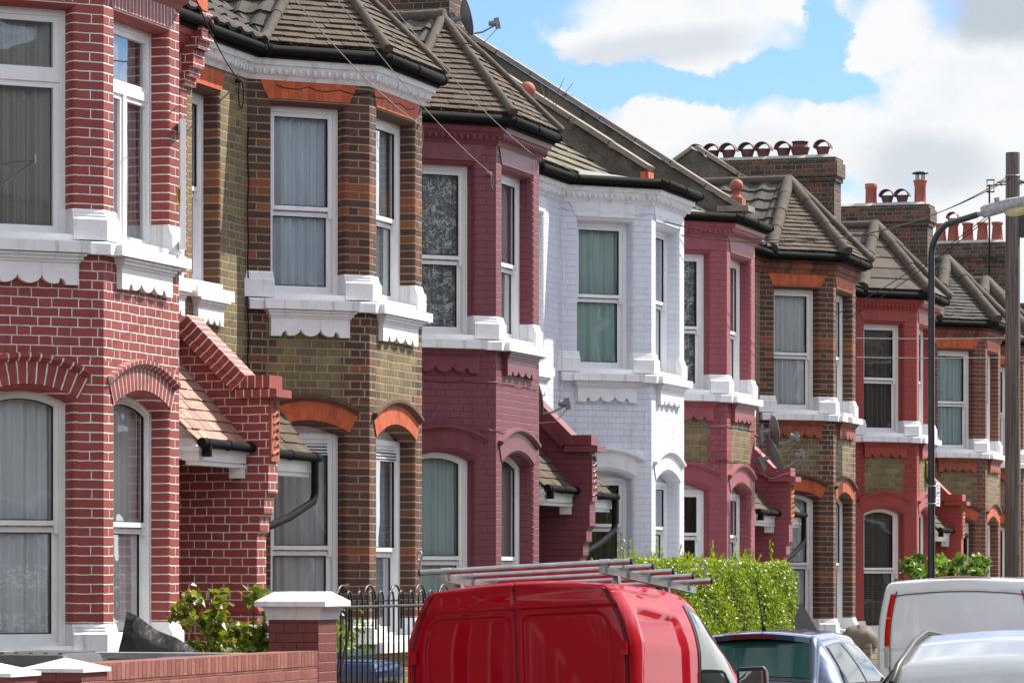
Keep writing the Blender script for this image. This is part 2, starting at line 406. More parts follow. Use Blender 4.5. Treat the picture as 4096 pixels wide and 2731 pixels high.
# ------------------------------------------------------------------ terrace house
P_ = 0.90          # bay projection
ZS = 4.35          # first-floor sill above the house's ground
def offset_path(pts, d):
    """offset an open plan polyline to its right-hand (outward) side, mitred"""
    n = len(pts); out = []
    dirs = []
    for a, b in zip(pts, pts[1:]):
        l = math.hypot(b[0]-a[0], b[1]-a[1]); dirs.append(((b[0]-a[0])/l, (b[1]-a[1])/l))
    for i, p in enumerate(pts):
        if i == 0: e = dirs[0]; out.append((p[0]+e[1]*d, p[1]-e[0]*d)); continue
        if i == n-1: e = dirs[-1]; out.append((p[0]+e[1]*d, p[1]-e[0]*d)); continue
        e, g = dirs[i-1], dirs[i]
        n1 = (e[1], -e[0]); n2 = (g[1], -g[0])
        k = 1 + n1[0]*n2[0] + n1[1]*n2[1]
        out.append((p[0] + (n1[0]+n2[0])*d/k, p[1] + (n1[1]+n2[1])*d/k))
    return out
def sweep(mb, pts, prof, m=0, closed_prof=True, smooth=False):
    """prof: (offset, z) pairs; sections along plan polyline"""
    offs = {d: offset_path(pts, d) for d, z in prof}
    ln = [0.0]
    for a, b in zip(pts, pts[1:]): ln.append(ln[-1] + math.hypot(b[0]-a[0], b[1]-a[1]))
    pl = [0.0]
    for a, b in zip(prof, prof[1:]): pl.append(pl[-1] + math.hypot(b[0]-a[0], b[1]-a[1]))
    for i in range(len(pts)-1):
        n = len(prof)
        for j in range(n if closed_prof else n-1):
            k = (j+1) % n
            d0, z0 = prof[j]; d1, z1 = prof[k]
            q0, q1 = pl[j], (pl[k] if k else pl[-1] + 0.2)
            A = offs[d0][i]; B = offs[d0][i+1]; C = offs[d1][i+1]; D = offs[d1][i]
            mb.poly([(*A, z0), (*B, z0), (*C, z1), (*D, z1)],
                    [(ln[i], q0), (ln[i+1], q0), (ln[i+1], q1), (ln[i], q1)], m=m, smooth=smooth)
    if closed_prof:
        mb.poly([(*offs[d][0], z) for d, z in reversed(prof)], m=m)
        mb.poly([(*offs[d][-1], z) for d, z in prof], m=m)

class Face:
    def __init__(s, a, b):
        s.o = a; s.L = math.hypot(b[0]-a[0], b[1]-a[1])
        s.d = ((b[0]-a[0])/s.L, (b[1]-a[1])/s.L); s.n = (s.d[1], -s.d[0])
    def P(s, u, z, dep=0.0):
        return Vector((s.o[0] + s.d[0]*u - s.n[0]*dep, s.o[1] + s.d[1]*u - s.n[1]*dep, z))

class Op:
    """opening; rise 0 = flat head. z0 bottom, zs springing"""
    def __init__(s, u0, u1, z0, zs, rise=0.0):
        s.u0, s.u1, s.z0, s.zs, s.rise = u0, u1, z0, zs, rise
        if rise > 0:
            a = (u1-u0)/2; s.R = (a*a + rise*rise)/(2*rise); s.uc = (u0+u1)/2; s.zc = zs + rise - s.R
    def arch(s, inset=0.0, n=14):
        """head points, left to right"""
        if s.rise <= 0: return [(s.u0+inset, s.zs-inset), (s.u1-inset, s.zs-inset)]
        r = s.R - inset; a = (s.u1-s.u0)/2 - inset; t = math.asin(min(1, a/r))
        return [(s.uc + r*math.sin(-t + 2*t*k/n), s.zc + r*math.cos(-t + 2*t*k/n)) for k in range(n+1)]
    def outline(s, inset=0.0, zb=None):
        h = s.arch(inset); zb = s.z0 + inset if zb is None else zb
        return [(h[-1][0], zb)] + list(reversed(h)) + [(h[0][0], zb)]      # CCW from bottom right

def wall_face(mb, F, zb, zt, ops, mp=0, mq=1, zones=None):
    """mq: pier material beside the openings, mp: panel material elsewhere; zones: z ranges in which the piers show"""
    L = F.L
    def quad(u0, u1, z0, z1, m, us=0.0):
        if z1 - z0 < 1e-4 or u1-u0 < 1e-4: return
        mb.poly([F.P(u0, z0), F.P(u1, z0), F.P(u1, z1), F.P(u0, z1)],
                [(u0-us, z0), (u1-us, z0), (u1-us, z1), (u0-us, z1)],
                [(u0, L-u0), (u1, L-u1), (u1, L-u1), (u0, L-u0)], m=m)
    if not ops:
        quad(0, L, zb, zt, mp); return
    u0, u1 = ops[0].u0, ops[0].u1
    z = zb
    zones = zones or [(o.z0, o.zs) for o in ops]
    for lo, hi in zones:
        quad(0, u0, z, lo, mp); quad(u1, L, z, lo, mp)
        quad(0, u0, lo, hi, mq); quad(u1, L, lo, hi, mq, u1); z = hi
    quad(0, u0, z, zt, mp); quad(u1, L, z, zt, mp)
    z = zb
    for k, o in enumerate(ops):
        quad(u0, u1, z, o.z0, mp)
        top = ops[k+1].z0 if k+1 < len(ops) else zt
        hp = o.arch()
        for (a, za), (b, zb_) in zip(hp, hp[1:]):
            zmid = min(top, max(za, zb_) + 0.02) if False else top
            mb.poly([F.P(a, za), F.P(b, zb_), F.P(b, zmid), F.P(a, zmid)],
                    [(a, za), (b, zb_), (b, zmid), (a, zmid)],
                    [(a, L-a), (b, L-b), (b, L-b), (a, L-a)], m=mp)
        z = top

REV = 0.15
def reveal(mb, F, o, m):
    prof = [(0.0, 0.0)] + [(0.045*math.sin(a), 0.045*(1-math.cos(a))) for a in (0.4, 0.8, 1.2, PI/2)] + [(0.05, 0.06), (0.05, REV+0.09)]
    rows = []; uvs = []
    for ins, dep in prof:
        ol = list(reversed(o.outline(ins, zb=o.z0)))
        rows.append([F.P(u, z, dep) for u, z in ol])
        t = ins + dep
        uvs.append([(0.15 + t*0.33, z) for j, (u, z) in enumerate(ol)])
    mb.grid(rows, m, False, uvs)
    a, b = o.u0, o.u1
    mb.poly([F.P(a, o.z0, 0), F.P(b, o.z0, 0), F.P(b, o.z0, REV+.09), F.P(a, o.z0, REV+.09)], m=m)

def ring(mb, F, A, B, d0, d1, m=0):
    n = len(A)
    for i in range(n):
        j = (i+1) % n
        a0, a1, b0, b1 = A[i], A[j], B[i], B[j]
        mb.poly([F.P(*a0, d0), F.P(*a1, d0), F.P(*b1, d0), F.P(*b0, d0)], m=m)
        mb.poly([F.P(*b0, d0), F.P(*b1, d0), F.P(*b1, d1), F.P(*b0, d1)], m=m)
        mb.poly([F.P(*a1, d0), F.P(*a0, d0), F.P(*a0, d1), F.P(*a1, d1)], m=m)
def fbox(mb, F, u0, u1, z0, z1, d0, d1, m=0):
    mb.obox(F.P(u0, z0, d1), F.P(u1, z0, d1)-F.P(u0, z0, d1), F.P(u0, z0, d0)-F.P(u0, z0, d1), (0, 0, z1-z0), m)

def curtain(parent, F, u0, u1, z0, z1, dep, mat, fold=0.012, pitch=0.075, name='curtain', gap=None):
    mb = MB(); spans = [(u0, u1)] if not gap else [(u0, gap[0]), (gap[1], u1)]
    for a, b in spans:
        n = max(6, int((b-a)/0.008)); ph = R.random()*6; rows = []; uvs = []
        for t in (0.0, 0.5, 1.0):
            z = z1 + (z0-z1)*t; r = []; uv = []
            for i in range(n+1):
                u = a + (b-a)*i/n
                w = math.sin(u*2*PI/pitch + ph + 1.3*math.sin(u*9+ph) + 0.5*t*math.sin(u*13)) + 0.6*math.sin(u*2*PI/(pitch*2.7) + ph*2)
                r.append(F.P(u, z, dep + fold*w*(0.5+0.5*t))); uv.append((u, z-z0))
            rows.append(r); uvs.append(uv)
        mb.grid(rows, 0, True, uvs)
    return mb.build(name, M[mat] if isinstance(mat, str) else mat, parent)

def window(parent, F, o, style='sash', cur='c_net', rail=0.5, frame='frame', fold=0.030, gap=None, pitch=0.095, vent=False):
    """sash window set in opening o of face F: frame > sashes, panes, curtain"""
    fm = M[frame]; i0 = 0.05; d = REV
    win = MB(); w = 0.05
    q = Op(o.u0+i0, o.u1-i0, o.z0, o.zs - (i0 if o.rise <= 0 else 0.0), 0.0)
    if o.rise > 0 and style != 'flat':
        q = Op(o.u0+i0, o.u1-i0, o.z0, o.zs, o.rise*0.86)
    elif o.rise > 0:            # square-headed frame under an arched filler panel
        zt = o.zs - 0.01
        q = Op(o.u0+i0, o.u1-i0, o.z0, zt, 0.0)
        hp = o.arch(i0)
        pts = [F.P(o.u1-i0, zt, d+.03)] + [F.P(u, z, d+.03) for u, z in reversed(hp)] + [F.P(o.u0+i0, zt, d+.03)]
        win.poly(pts)
    base = o.z0 + 0.055
    fbox(win, F, o.u0, o.u1, o.z0, base, -0.02, d+.09)            # timber sill
    A = q.outline(0.0, base); B = q.outline(w, base + 0.03)
    ring(win, F, A, B, d, d+.10)
    f = win.build('window', fm, parent)
    if style == 'flat' and o.rise > 0 and vent:
        vt = MB(); ztp = o.zs - 0.01
        fbox(vt, F, q.u0+.10, q.u1-.10, ztp-.20, ztp-.10, d+.005, d+.03)
        for k in range(3): fbox(vt, F, q.u0+.11, q.u1-.11, ztp-.19+.03*k, ztp-.178+.03*k, d+.001, d+.02, 1)
        vt.build('trickle_vent', [fm, M['hole']], f)
    zt = q.zs + q.rise; zm = base + (zt-base)*rail
    iw = w + 0.0
    gl = M['glass']
    if style in ('sash', 'flat'):
        sw = 0.042
        up = MB(); A = q.outline(iw, zm-0.02); B = q.outline(iw+sw, zm+0.02)
        ring(up, F, A, B, d+.02, d+.06)
        ring(up, F, B, q.outline(iw+sw+.009, zm+0.029), d+.03, d+.05, 1)
        for s in (0, 1):                                          # sash horns
            a = q.u0+iw if s == 0 else q.u1-iw-0.034
            fbox(up, F, a, a+0.034, zm-0.085, zm-0.02, d+.025, d+.058)
        so = up.build('sash', [fm, M['hole']], f)
        g = MB(); g.poly([F.P(u, z, d+.04) for u, z in q.outline(iw+sw, zm+0.02)]); g.build('pane', gl, f)
        lo = MB(); r = Op(q.u0, q.u1, base, zm+0.018, 0.0)
        A = r.outline(iw, base+0.03); A = [(a, min(z, zm+0.018)) for a, z in A]
        B = r.outline(iw+sw, base+0.03+sw*1.5)
        ring(lo, F, A, B, d+.06, d+.095)
        ring(lo, F, B, r.outline(iw+sw+.009, base+0.03+sw*1.5+.009), d+.07, d+.085, 1)
        lo.build('sash', [fm, M['hole']], f)
        g = MB(); g.poly([F.P(u, z, d+.078) for u, z in r.outline(iw+sw, base+0.03+sw*1.5)]); g.build('pane', gl, f)
    elif style in ('transom', 'casement'):
        tr = MB(); fbox(tr, F, q.u0+w, q.u1-w, zm-0.035, zm+0.035, d, d+.09)
        if style == 'casement':
            um = (q.u0+q.u1)/2; fbox(tr, F, um-0.03, um+0.03, base+0.03, zm-0.035, d+.002, d+.09)
        tr.build('transom', fm, f)
        spans = [(q.u0+w, q.u1-w, zm+0.035, zt-w)]
        if style == 'casement': spans += [(q.u0+w, um-0.03, base+.03, zm-.035), (um+0.03, q.u1-w, base+.03, zm-.035)]
        else: spans += [(q.u0+w, q.u1-w, base+.03, zm-.035)]
        for a, b, z0, z1 in spans:
            sb = MB(); ow = 0.045 if style == 'transom' else 0.04
            r = Op(a, b, z0, z1, 0.0)
            ring(sb, F, r.outline(0.0, z0), r.outline(ow, z0+ow), d+.015, d+.06); sb.build('sash', fm, f)
            g = MB(); g.poly([F.P(u, z, d+.04) for u, z in r.outline(ow, z0+ow)]); g.build('pane', gl, f)
    if cur:
        curtain(f, F, q.u0+0.01, q.u1-0.01, base, zt, d+0.125, cur, fold, pitch, 'blind' if cur == 'c_blind' else 'curtain', gap)
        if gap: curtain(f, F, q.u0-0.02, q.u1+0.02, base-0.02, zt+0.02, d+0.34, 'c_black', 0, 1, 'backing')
    return f

def arch_band(parent, F, o, t, mat, name, proud=0.010, ext=0.0):
    mb = MB()
    if o.rise > 0:
        n = 16; a = (o.u1-o.u0)/2; tt = math.asin(a/o.R); rows = []; uvs = []
        for r, pr in ((o.R, -.02), (o.R, proud), (o.R+t, proud), (o.R+t, -.02)):
            rows.append([F.P(o.uc + r*math.sin(-tt+2*tt*k/n), o.zc + r*math.cos(-tt+2*tt*k/n), -pr) for k in range(n+1)])
            uvs.append([(o.R*(2*tt*k/n), r - o.R) for k in range(n+1)])
        rows = [[r[k] for r in rows] for k in range(n+1)]; uvs = [[r[k] for r in uvs] for k in range(n+1)]
        mb.grid(rows, 0, False, uvs)
    else:
        e = 0.09
        pts = [(o.u0, o.zs), (o.u1, o.zs), (o.u1+e, o.zs+t), (o.u0-e, o.zs+t)]
        uu = [(u, z) for u, z in pts]
        mb.poly([F.P(u, z, -proud) for u, z in pts], uu)
        for i in range(4):
            j = (i+1) % 4
            mb.poly([F.P(*pts[i], -proud), F.P(*pts[i], 0.02), F.P(*pts[j], 0.02), F.P(*pts[j], -proud)])
    return mb.build(name, mat, parent)
def hood(parent, F, o, t, mat, h=0.06, proud=0.055):
    mb = MB(); n = 18; a = (o.u1-o.u0)/2; tt = math.asin(min(1, (a+0.075)/(o.R+t)))
    secs = []; uvs = []
    prof = [(0.0, -0.01), (0.0, 0.02), (0.018, 0.036), (0.03, proud), (h, proud), (h+0.012, -0.01)]
    for k in range(n+1):
        q = -tt + 2*tt*k/n
        secs.append([F.P(o.uc + (o.R+t+r)*math.sin(q), o.zc + (o.R+t+r)*math.cos(q), -p) for r, p in prof])
        uvs.append([(o.R*2*tt*k/n, r) for r, p in prof])
    mb.grid(secs, 0, False, uvs)
    mb.poly(list(reversed(secs[0]))); mb.poly(secs[-1])
    return mb.build('hood_mould', mat, parent)

def apron(parent, F, uc, w, zt, mat, h=0.245, cusps=3):
    mb = MB(); a, b = uc-w/2, uc+w/2; tab = 0.16*w
    low = [(a, zt-h), (a+tab*0.8, zt-h)]
    n = 48; x0, x1 = a+tab*0.8, b-tab*0.8
    for k in range(1, n):
        s = k/n; u = x0 + (x1-x0)*s
        lobe = abs(math.sin(s*PI*cusps))**0.55
        edge = min(1.0, min(s, 1-s)*10)
        z = zt - h + 0.060*(1 - lobe*0.92)*edge + 0.012*(1-lobe)
        if s < 0.10 or s > 0.90: z = zt - h + 0.052*math.sin(min(s, 1-s)/0.10*PI*0.62)**0.7
        low.append((u, z))
    low += [(b-tab*0.8, zt-h), (b, zt-h)]
    top = zt - 0.07
    for (u0, z0), (u1, z1) in zip(low, low[1:]):
        mb.poly([F.P(u0, z0, -.05), F.P(u1, z1, -.05), F.P(u1, top, -.05), F.P(u0, top, -.05)])
        mb.poly([F.P(u0, z0, 0.01), F.P(u1, z1, 0.01), F.P(u1, z1, -.05), F.P(u0, z0, -.05)])
    for u in (a, b):
        p = [F.P(u, zt-h, .01), F.P(u, zt-h, -.05), F.P(u, top, -.05), F.P(u, top, .01)]
        mb.poly(p if u == a else list(reversed(p)))
    for z0, z1, e, pr in ((top, top+0.022, 0.012, 0.062), (top+0.022, top+0.05, 0.03, 0.08), (top+0.05, zt, 0.05, 0.10)):
        fbox(mb, F, a-e, b+e, z0, z1, -pr, 0.01)
    return mb.build('apron', mat, parent)

def base_block(parent, pts, z0, h, mat, name='pilaster_base'):
    """moulded block wrapping a pilaster; pts plan points"""
    p = [tuple(q) for q in pts]
    def ext(a, b, e):
        l = math.hypot(b[0]-a[0], b[1]-a[1]); return (a[0]-(b[0]-a[0])/l*e, a[1]-(b[1]-a[1])/l*e)
    p0 = ext(p[0], p[1], 0.052); p1 = ext(p[-1], p[-2], 0.052); pts = [p0] + p[1:-1] + [p1]
    mb = MB()
    sweep(mb, pts, [(-0.17, z0), (0.040, z0), (0.040, z0+h*.66), (0.034, z0+h*.69), (0.020, z0+h*.74), (0.020, z0+h*.80), (0.012, z0+h*.84), (0.012, z0+h*.90), (0.001, z0+h), (-0.17, z0+h)])
    return mb.build(name, mat, parent)

def tiles(mb, A, B, C, D, gauge=0.13, tw=0.165, lift=0.022, roll=False, m=0, gap=0.004, slip=0.006):
    """lapped tile courses on the quad A(bottom left) B(bottom right) C(top left) D(top right)"""
    A, B, C, D = map(Vector, (A, B, C, D))
    nr = (D-A).cross(C-B)
    if nr.z < 0: nr = -nr
    nr.normalize()
    h = (B-A) if (B-A).length > (D-C).length else (D-C); h = h.normalized()
    ln = ((C+D)/2 - (A+B)/2); ln = (ln - h*ln.dot(h)).length
    n = max(1, int(round(ln/gauge)))
    O = A
    for k in range(n):
        t0, t1 = k/n, min(1.0, (k+1.10)/n)
        L0, R0 = A+(C-A)*t0, B+(D-B)*t0; L1, R1 = A+(C-A)*t1, B+(D-B)*t1
        l0, r0 = (L0-O).dot(h), (R0-O).dot(h); l1, r1 = (L1-O).dot(h), (R1-O).dot(h)
        lo, hi = min(l0, l1), max(r0, r1)
        off = 0.5*tw if k % 2 and not roll else 0.0
        i = math.floor((lo-off)/tw)
        while i*tw + off < hi:
            a, b = i*tw+off, (i+1)*tw+off-gap; i += 1
            a0, b0 = max(a, l0), min(b, r0); a1, b1 = max(a, l1), min(b, r1)
            if b0-a0 < 0.004 and b1-a1 < 0.004: continue
            if b0 < a0: a0 = b0 = min(max(l0, (a0+b0)/2), r0)
            if b1 < a1: a1 = b1 = min(max(l1, (a1+b1)/2), r1)
            e = lift + R.uniform(-.004, .007); dz = R.uniform(-slip, slip)
            rv = (R.random(), R.random())
            p0 = L0 + (R0-L0).normalized()*0 if False else L0
            dn = (L1-L0) - h*(L1-L0).dot(h); dn = dn.normalized()*dz if dn.length > 1e-6 else Vector()
            def at(base, l, u, lf): return base + h*(u-l) + nr*lf
            if not roll:
                q0, q1 = at(L0, l0, a0, e)+dn, at(L0, l0, b0, e+R.uniform(-.003, .003))+dn
                q2, q3 = at(L1, l1, b1, .005), at(L1, l1, a1, .005)
                mb.poly([q0, q1, q2, q3], [rv]*4, m=m)
                mb.poly([q0-nr*.016, q1-nr*.016, q1, q0], [rv]*4, m=m)
                mb.poly([q3, q3-nr*.012, q0-nr*.016, q0], [rv]*4, m=m)
            else:
                s = 6; up = []; dn_ = []
                for j in range(s+1):
                    f = j/s; hh = 0.030*max(0.0, math.sin(f*PI*2.0 - 0.4))**0.8 if math.sin(f*PI*2.0-0.4) > 0 else 0.0
                    up.append(at(L0, l0, a0+(b0-a0)*f, e+hh)+dn); dn_.append(at(L1, l1, a1+(b1-a1)*f, .006+hh))
                for j in range(s):
                    mb.poly([up[j], up[j+1], dn_[j+1], dn_[j]], [rv]*4, m=m)
                    mb.poly([up[j]-nr*.03, up[j+1]-nr*.03, up[j+1], up[j]], [rv]*4, m=m)
    # solid underside so that no light leaks through
    mb.poly([A-nr*.01, B-nr*.01, D-nr*.01, C-nr*.01] if (B-A).length > 1e-3 and (D-C).length > 1e-3 else
            ([A-nr*.01, B-nr*.01, C-nr*.01] if (B-A).length > 1e-3 else [A-nr*.01, D-nr*.01, C-nr*.01]), [(0.5, 0.5)]*(4 if (B-A).length > 1e-3 and (D-C).length > 1e-3 else 3), m=m)

def hip_run(parent, a, b, mat, r=0.085, seg=0.42, name='hip_tile', n=10, cap=True):
    a, b = Vector(a), Vector(b); mb = MB(); L = (b-a).length; k = max(1, int(L/seg)); d = (b-a)/k
    for i in range(k):
        p, q = a + d*i, a + d*(i+1.04)
        j = Vector((R.uniform(-.004, .004), R.uniform(-.004, .004), R.uniform(-.004, .006)))
        mb.tube([p+j, q+j], [r*1.03, r*0.94], n)
    if cap:
        e = a - d.normalized()*0.005
        mb.tube([e - d.normalized()*0.03, e + d.normalized()*0.03], r*1.12, n)
    return mb.build(name, mat, parent)

def gutter_run(parent, pts, z, name='gutter', d=0.205, r=0.047):
    pp = [Vector((*q, z)) for q in offset_path(pts, d)]
    mb = MB()
    mb.tube(pp, r, 10)
    for a, b in zip(pp, pp[1:]):
        L = (b-a).length; k = max(1, int(L/0.75)); t = (b-a).normalized()
        for i in range(k+1):
            c = a + (b-a)*(i/k)
            if i in (0, k): c = c + t*(0.05 if i == 0 else -0.05)
            mb.tube([c - t*0.02, c + t*0.02], r*1.14, 10)
    # fascia behind the gutter
    sweep(mb, pts, [(0.06, z-0.075), (0.165, z-0.075), (0.165, z+0.045), (0.06, z+0.045)])
    return mb.build(name, M['gutter'], parent)

def finial(parent, x, y, z, s=1.0):
    mb = MB()
    mb.box(x-.17*s, x+.17*s, y-.17*s, y+.17*s, z, z+.05*s)
    mb.box(x-.12*s, x+.12*s, y-.12*s, y+.12*s, z+.05*s, z+.17*s)
    mb.lathe((x, y, z), [(.10*s, .17*s), (.105*s, .19*s), (.065*s, .215*s), (.055*s, .25*s), (.075*s, .275*s)] +
             [(.108*s*math.sin(a), .375*s - .108*s*math.cos(a)) for a in [0.55 + (PI-0.56)*k/12 for k in range(13)]], 20)
    return mb.build('finial', M['terracotta'], parent)

def chimney_pot(parent, x, y, z, kind):
    mb = MB()
    if kind == 'hood':        # squat bowl under a half-barrel hood that opens along the street
        mb.lathe((x, y, z), [(.08, 0), (.085, .04), (.112, .13), (.117, .15), (.10, .15), (.08, .06)], 16)
        for side in (0, 1):
            rr = .135 - 0.016*side
            rows = [[Vector((x + rr*math.cos(a), y + yy, z + .125 + rr*1.0*math.sin(a))) for yy in (-.13, .13)] for a in [PI*0.02 + PI*0.96*k/16 for k in range(17)]]
            mb.grid(rows)
        for yy in (-.13, .13):
            rows = [[Vector((x + r*math.cos(a), y + yy, z + .125 + r*1.0*math.sin(a))) for r in (.119, .135)] for a in [PI*0.02 + PI*0.96*k/16 for k in range(17)]]
            mb.grid(rows, smooth=False)
        return mb.build('chimney_pot', M['darkpot'], parent)
    if kind == 'low':
        mb.lathe((x, y, z), [(.11, 0), (.155, .14), (.16, .15), (.125, .17), (.12, .23), (.135, .23), (.135, .25), (.10, .25), (.09, .12)], 16)
        return mb.build('chimney_pot', M['darkpot'], parent)
    if kind == 'tall':
        mb.lathe((x, y, z), [(.11, 0), (.105, .04), (.10, .28), (.115, .30), (.105, .32), (.115, .37), (.09, .37), (.085, .2)], 16)
        return mb.build('chimney_pot', M['pot'], parent)
    if kind == 'cowl':
        mb.lathe((x, y, z), [(.115, 0), (.105, .04), (.10, .30), (.115, .33), (.105, .35), (.125, .38), (.125, .41), (.09, .41), (.085, .2)], 16)
        o = mb.build('chimney_pot', M['pot'], parent)
        k = MB()
        for q in range(6):
            a = q*PI/3; k.tube([(x+.075*math.cos(a), y+.075*math.sin(a), z+.40), (x+.075*math.cos(a), y+.075*math.sin(a), z+.53)], .01, 6)
        k.lathe((x, y, z), [(.145, .52), (.15, .535), (.10, .555), (.01, .57)], 18)
        k.lathe((x, y, z), [(.145, .52), (.01, .525)], 18)
        k.build('pot_cowl', M['black'], parent)
        return o
    if kind == 'taper':
        mb.lathe((x, y, z), [(.125, 0), (.12, .05), (.095, .32), (.12, .345), (.12, .385), (.09, .385), (.08, .2)], 16)
        return mb.build('chimney_pot', M['pot'], parent)
    if kind == 'tallhood':
        mb.lathe((x, y, z), [(.125, 0), (.095, .32), (.12, .345), (.12, .385), (.10, .39), (.11, .46), (.13, .48), (.09, .48)], 16)
        for rr in (.13, .11):
            mb.grid([[Vector((x + rr*math.cos(a), y + yy, z + .48 + rr*math.sin(a))) for yy in (-.13, .13)] for a in [PI*k/14 for k in range(15)]])
        return mb.build('chimney_pot', M['pot'], parent)

def chimney(parent, x0, x1, yc, z0, z1, pots, mat='chim', th=0.5, cap='flaunch'):
    mb = MB()
    def ring_box(e, za, zb, m=0):
        X0, X1, Y0, Y1 = x0-e, x1+e, yc-th/2-e, yc+th/2+e
        for (a, b, L) in (((X0, Y0), (X1, Y0), 0), ((X1, Y0), (X1, Y1), 0), ((X1, Y1), (X0, Y1), 0), ((X0, Y1), (X0, Y0), 0)):
            l = math.hypot(b[0]-a[0], b[1]-a[1])
            mb.poly([(*a, za), (*b, za), (*b, zb), (*a, zb)], [(0, za), (l, za), (l, zb), (0, zb)], m=m)
        mb.poly([(X0, Y0, zb), (X1, Y0, zb), (X1, Y1, zb), (X0, Y1, zb)], m=m)
        mb.poly([(X0, Y1, za), (X1, Y1, za), (X1, Y0, za), (X0, Y0, za)], m=m)
    t = z1 - 0.075*5
    ring_box(0, z0, t); ring_box(.03, t, t+.075); ring_box(.06, t+.075, t+.30); ring_box(.03, t+.30, z1)
    o = mb.build('chimney', M[mat], parent)
    f = MB()
    f.loft([[(x0-.0, yc-th/2, z1), (x1, yc-th/2, z1), (x1, yc+th/2, z1), (x0, yc+th/2, z1)],
            [(x0+.12, yc-th/2+.12, z1+.06), (x1-.12, yc-th/2+.12, z1+.06), (x1-.12, yc+th/2-.12, z1+.06), (x0+.12, yc+th/2-.12, z1+.06)]])
    f.build('flaunching', M['greywall'], o)
    for x, k in pots: chimney_pot(o, x, yc, z1+.04, k)
    return o

def dish(name, label, loc, aim, r=0.30, arm=-1, group='satellite dishes on the terrace'):
    """offset satellite dish: reflector, arm with receiver, wall bracket; aim = direction it faces"""
    t = thing(name, label, 'satellite dish', loc, group=group)
    n = Vector(aim).normalized(); e = Vector((0, 0, 1)).cross(n).normalized(); g = n.cross(e)
    mb = MB()
    for off in (0.0, -0.012):
        rows = []
        for i in range(9):
            q = r*i/8
            rows.append([n*(q*q*0.55/r*0.6 + off) + e*(q*0.92*math.cos(a)) + g*(q*1.04*math.sin(a)) for a in [2*PI*k/28 for k in range(28)]])
        mb.grid(rows, 0, True, closed=True)
    rim = [n*(r*0.33) + e*(r*0.92*math.cos(2*PI*k/28)) + g*(r*1.04*math.sin(2*PI*k/28)) for k in range(29)]
    mb.tube(rim, 0.007, 6, caps=False)
    mb.build('reflector', M['dish'], t)
    a = MB(); p0 = -g*r*0.95 + n*0.02; p1 = n*r*1.75 - g*r*0.75
    a.tube([p0 - n*0.02, p0 + (p1-p0)*0.5 - g*0.03, p1], 0.012, 6)
    o = a.build('receiver_arm', M['lnb'], t)
    l = MB(); l.tube([p1 + n*0.05, p1 - n*0.07 + g*0.04], 0.034, 10); l.obox(p1 - e*0.03 - g*0.05, e*0.06, n*0.05, g*0.13)
    l.build('receiver', M['lnb'], o)
    b = MB(); b.tube([-n*0.01, -n*0.14], 0.03, 8); b.tube([-n*0.12 - g*0.12, -n*0.12 + g*0.10], 0.022, 8)
    b.obox(-n*0.17 - e*0.05 - g*0.14, e*0.10, n*0.04, g*0.2)
    b.tube([-n*0.13 - g*0.1, Vector((-0.30, 0.02, -0.02))], 0.018, 8)
    b.build('bracket', M['lnb'], t)
    c = MB(); c.tube([p1 - g*0.05, p1*0.6 - g*0.22 + e*0.05, -n*0.1 - g*0.28, Vector((-0.3, 0, -0.15))], 0.005, 6)
    c.build('cable', M['wire'], t)
    return t

def uvbox(mb, x0, x1, y0, y1, z0, z1, m=0, top=None):
    for a, b in (((x0, y0), (x1, y0)), ((x1, y0), (x1, y1)), ((x1, y1), (x0, y1)), ((x0, y1), (x0, y0))):
        l = math.hypot(b[0]-a[0], b[1]-a[1]); s = a[0]+a[1]
        mb.poly([(*a, z0), (*b, z0), (*b, z1), (*a, z1)], [(s, z0), (s+l, z0), (s+l, z1), (s, z1)], m=m)
    t = m if top is None else top
    mb.poly([(x0, y0, z1), (x1, y0, z1), (x1, y1, z1), (x0, y1, z1)], [(y0, x0), (y0, x1), (y1, x1), (y1, x0)], m=t)
    mb.poly([(x0, y1, z0), (x1, y1, z0), (x1, y0, z0), (x0, y0, z0)], m=m)

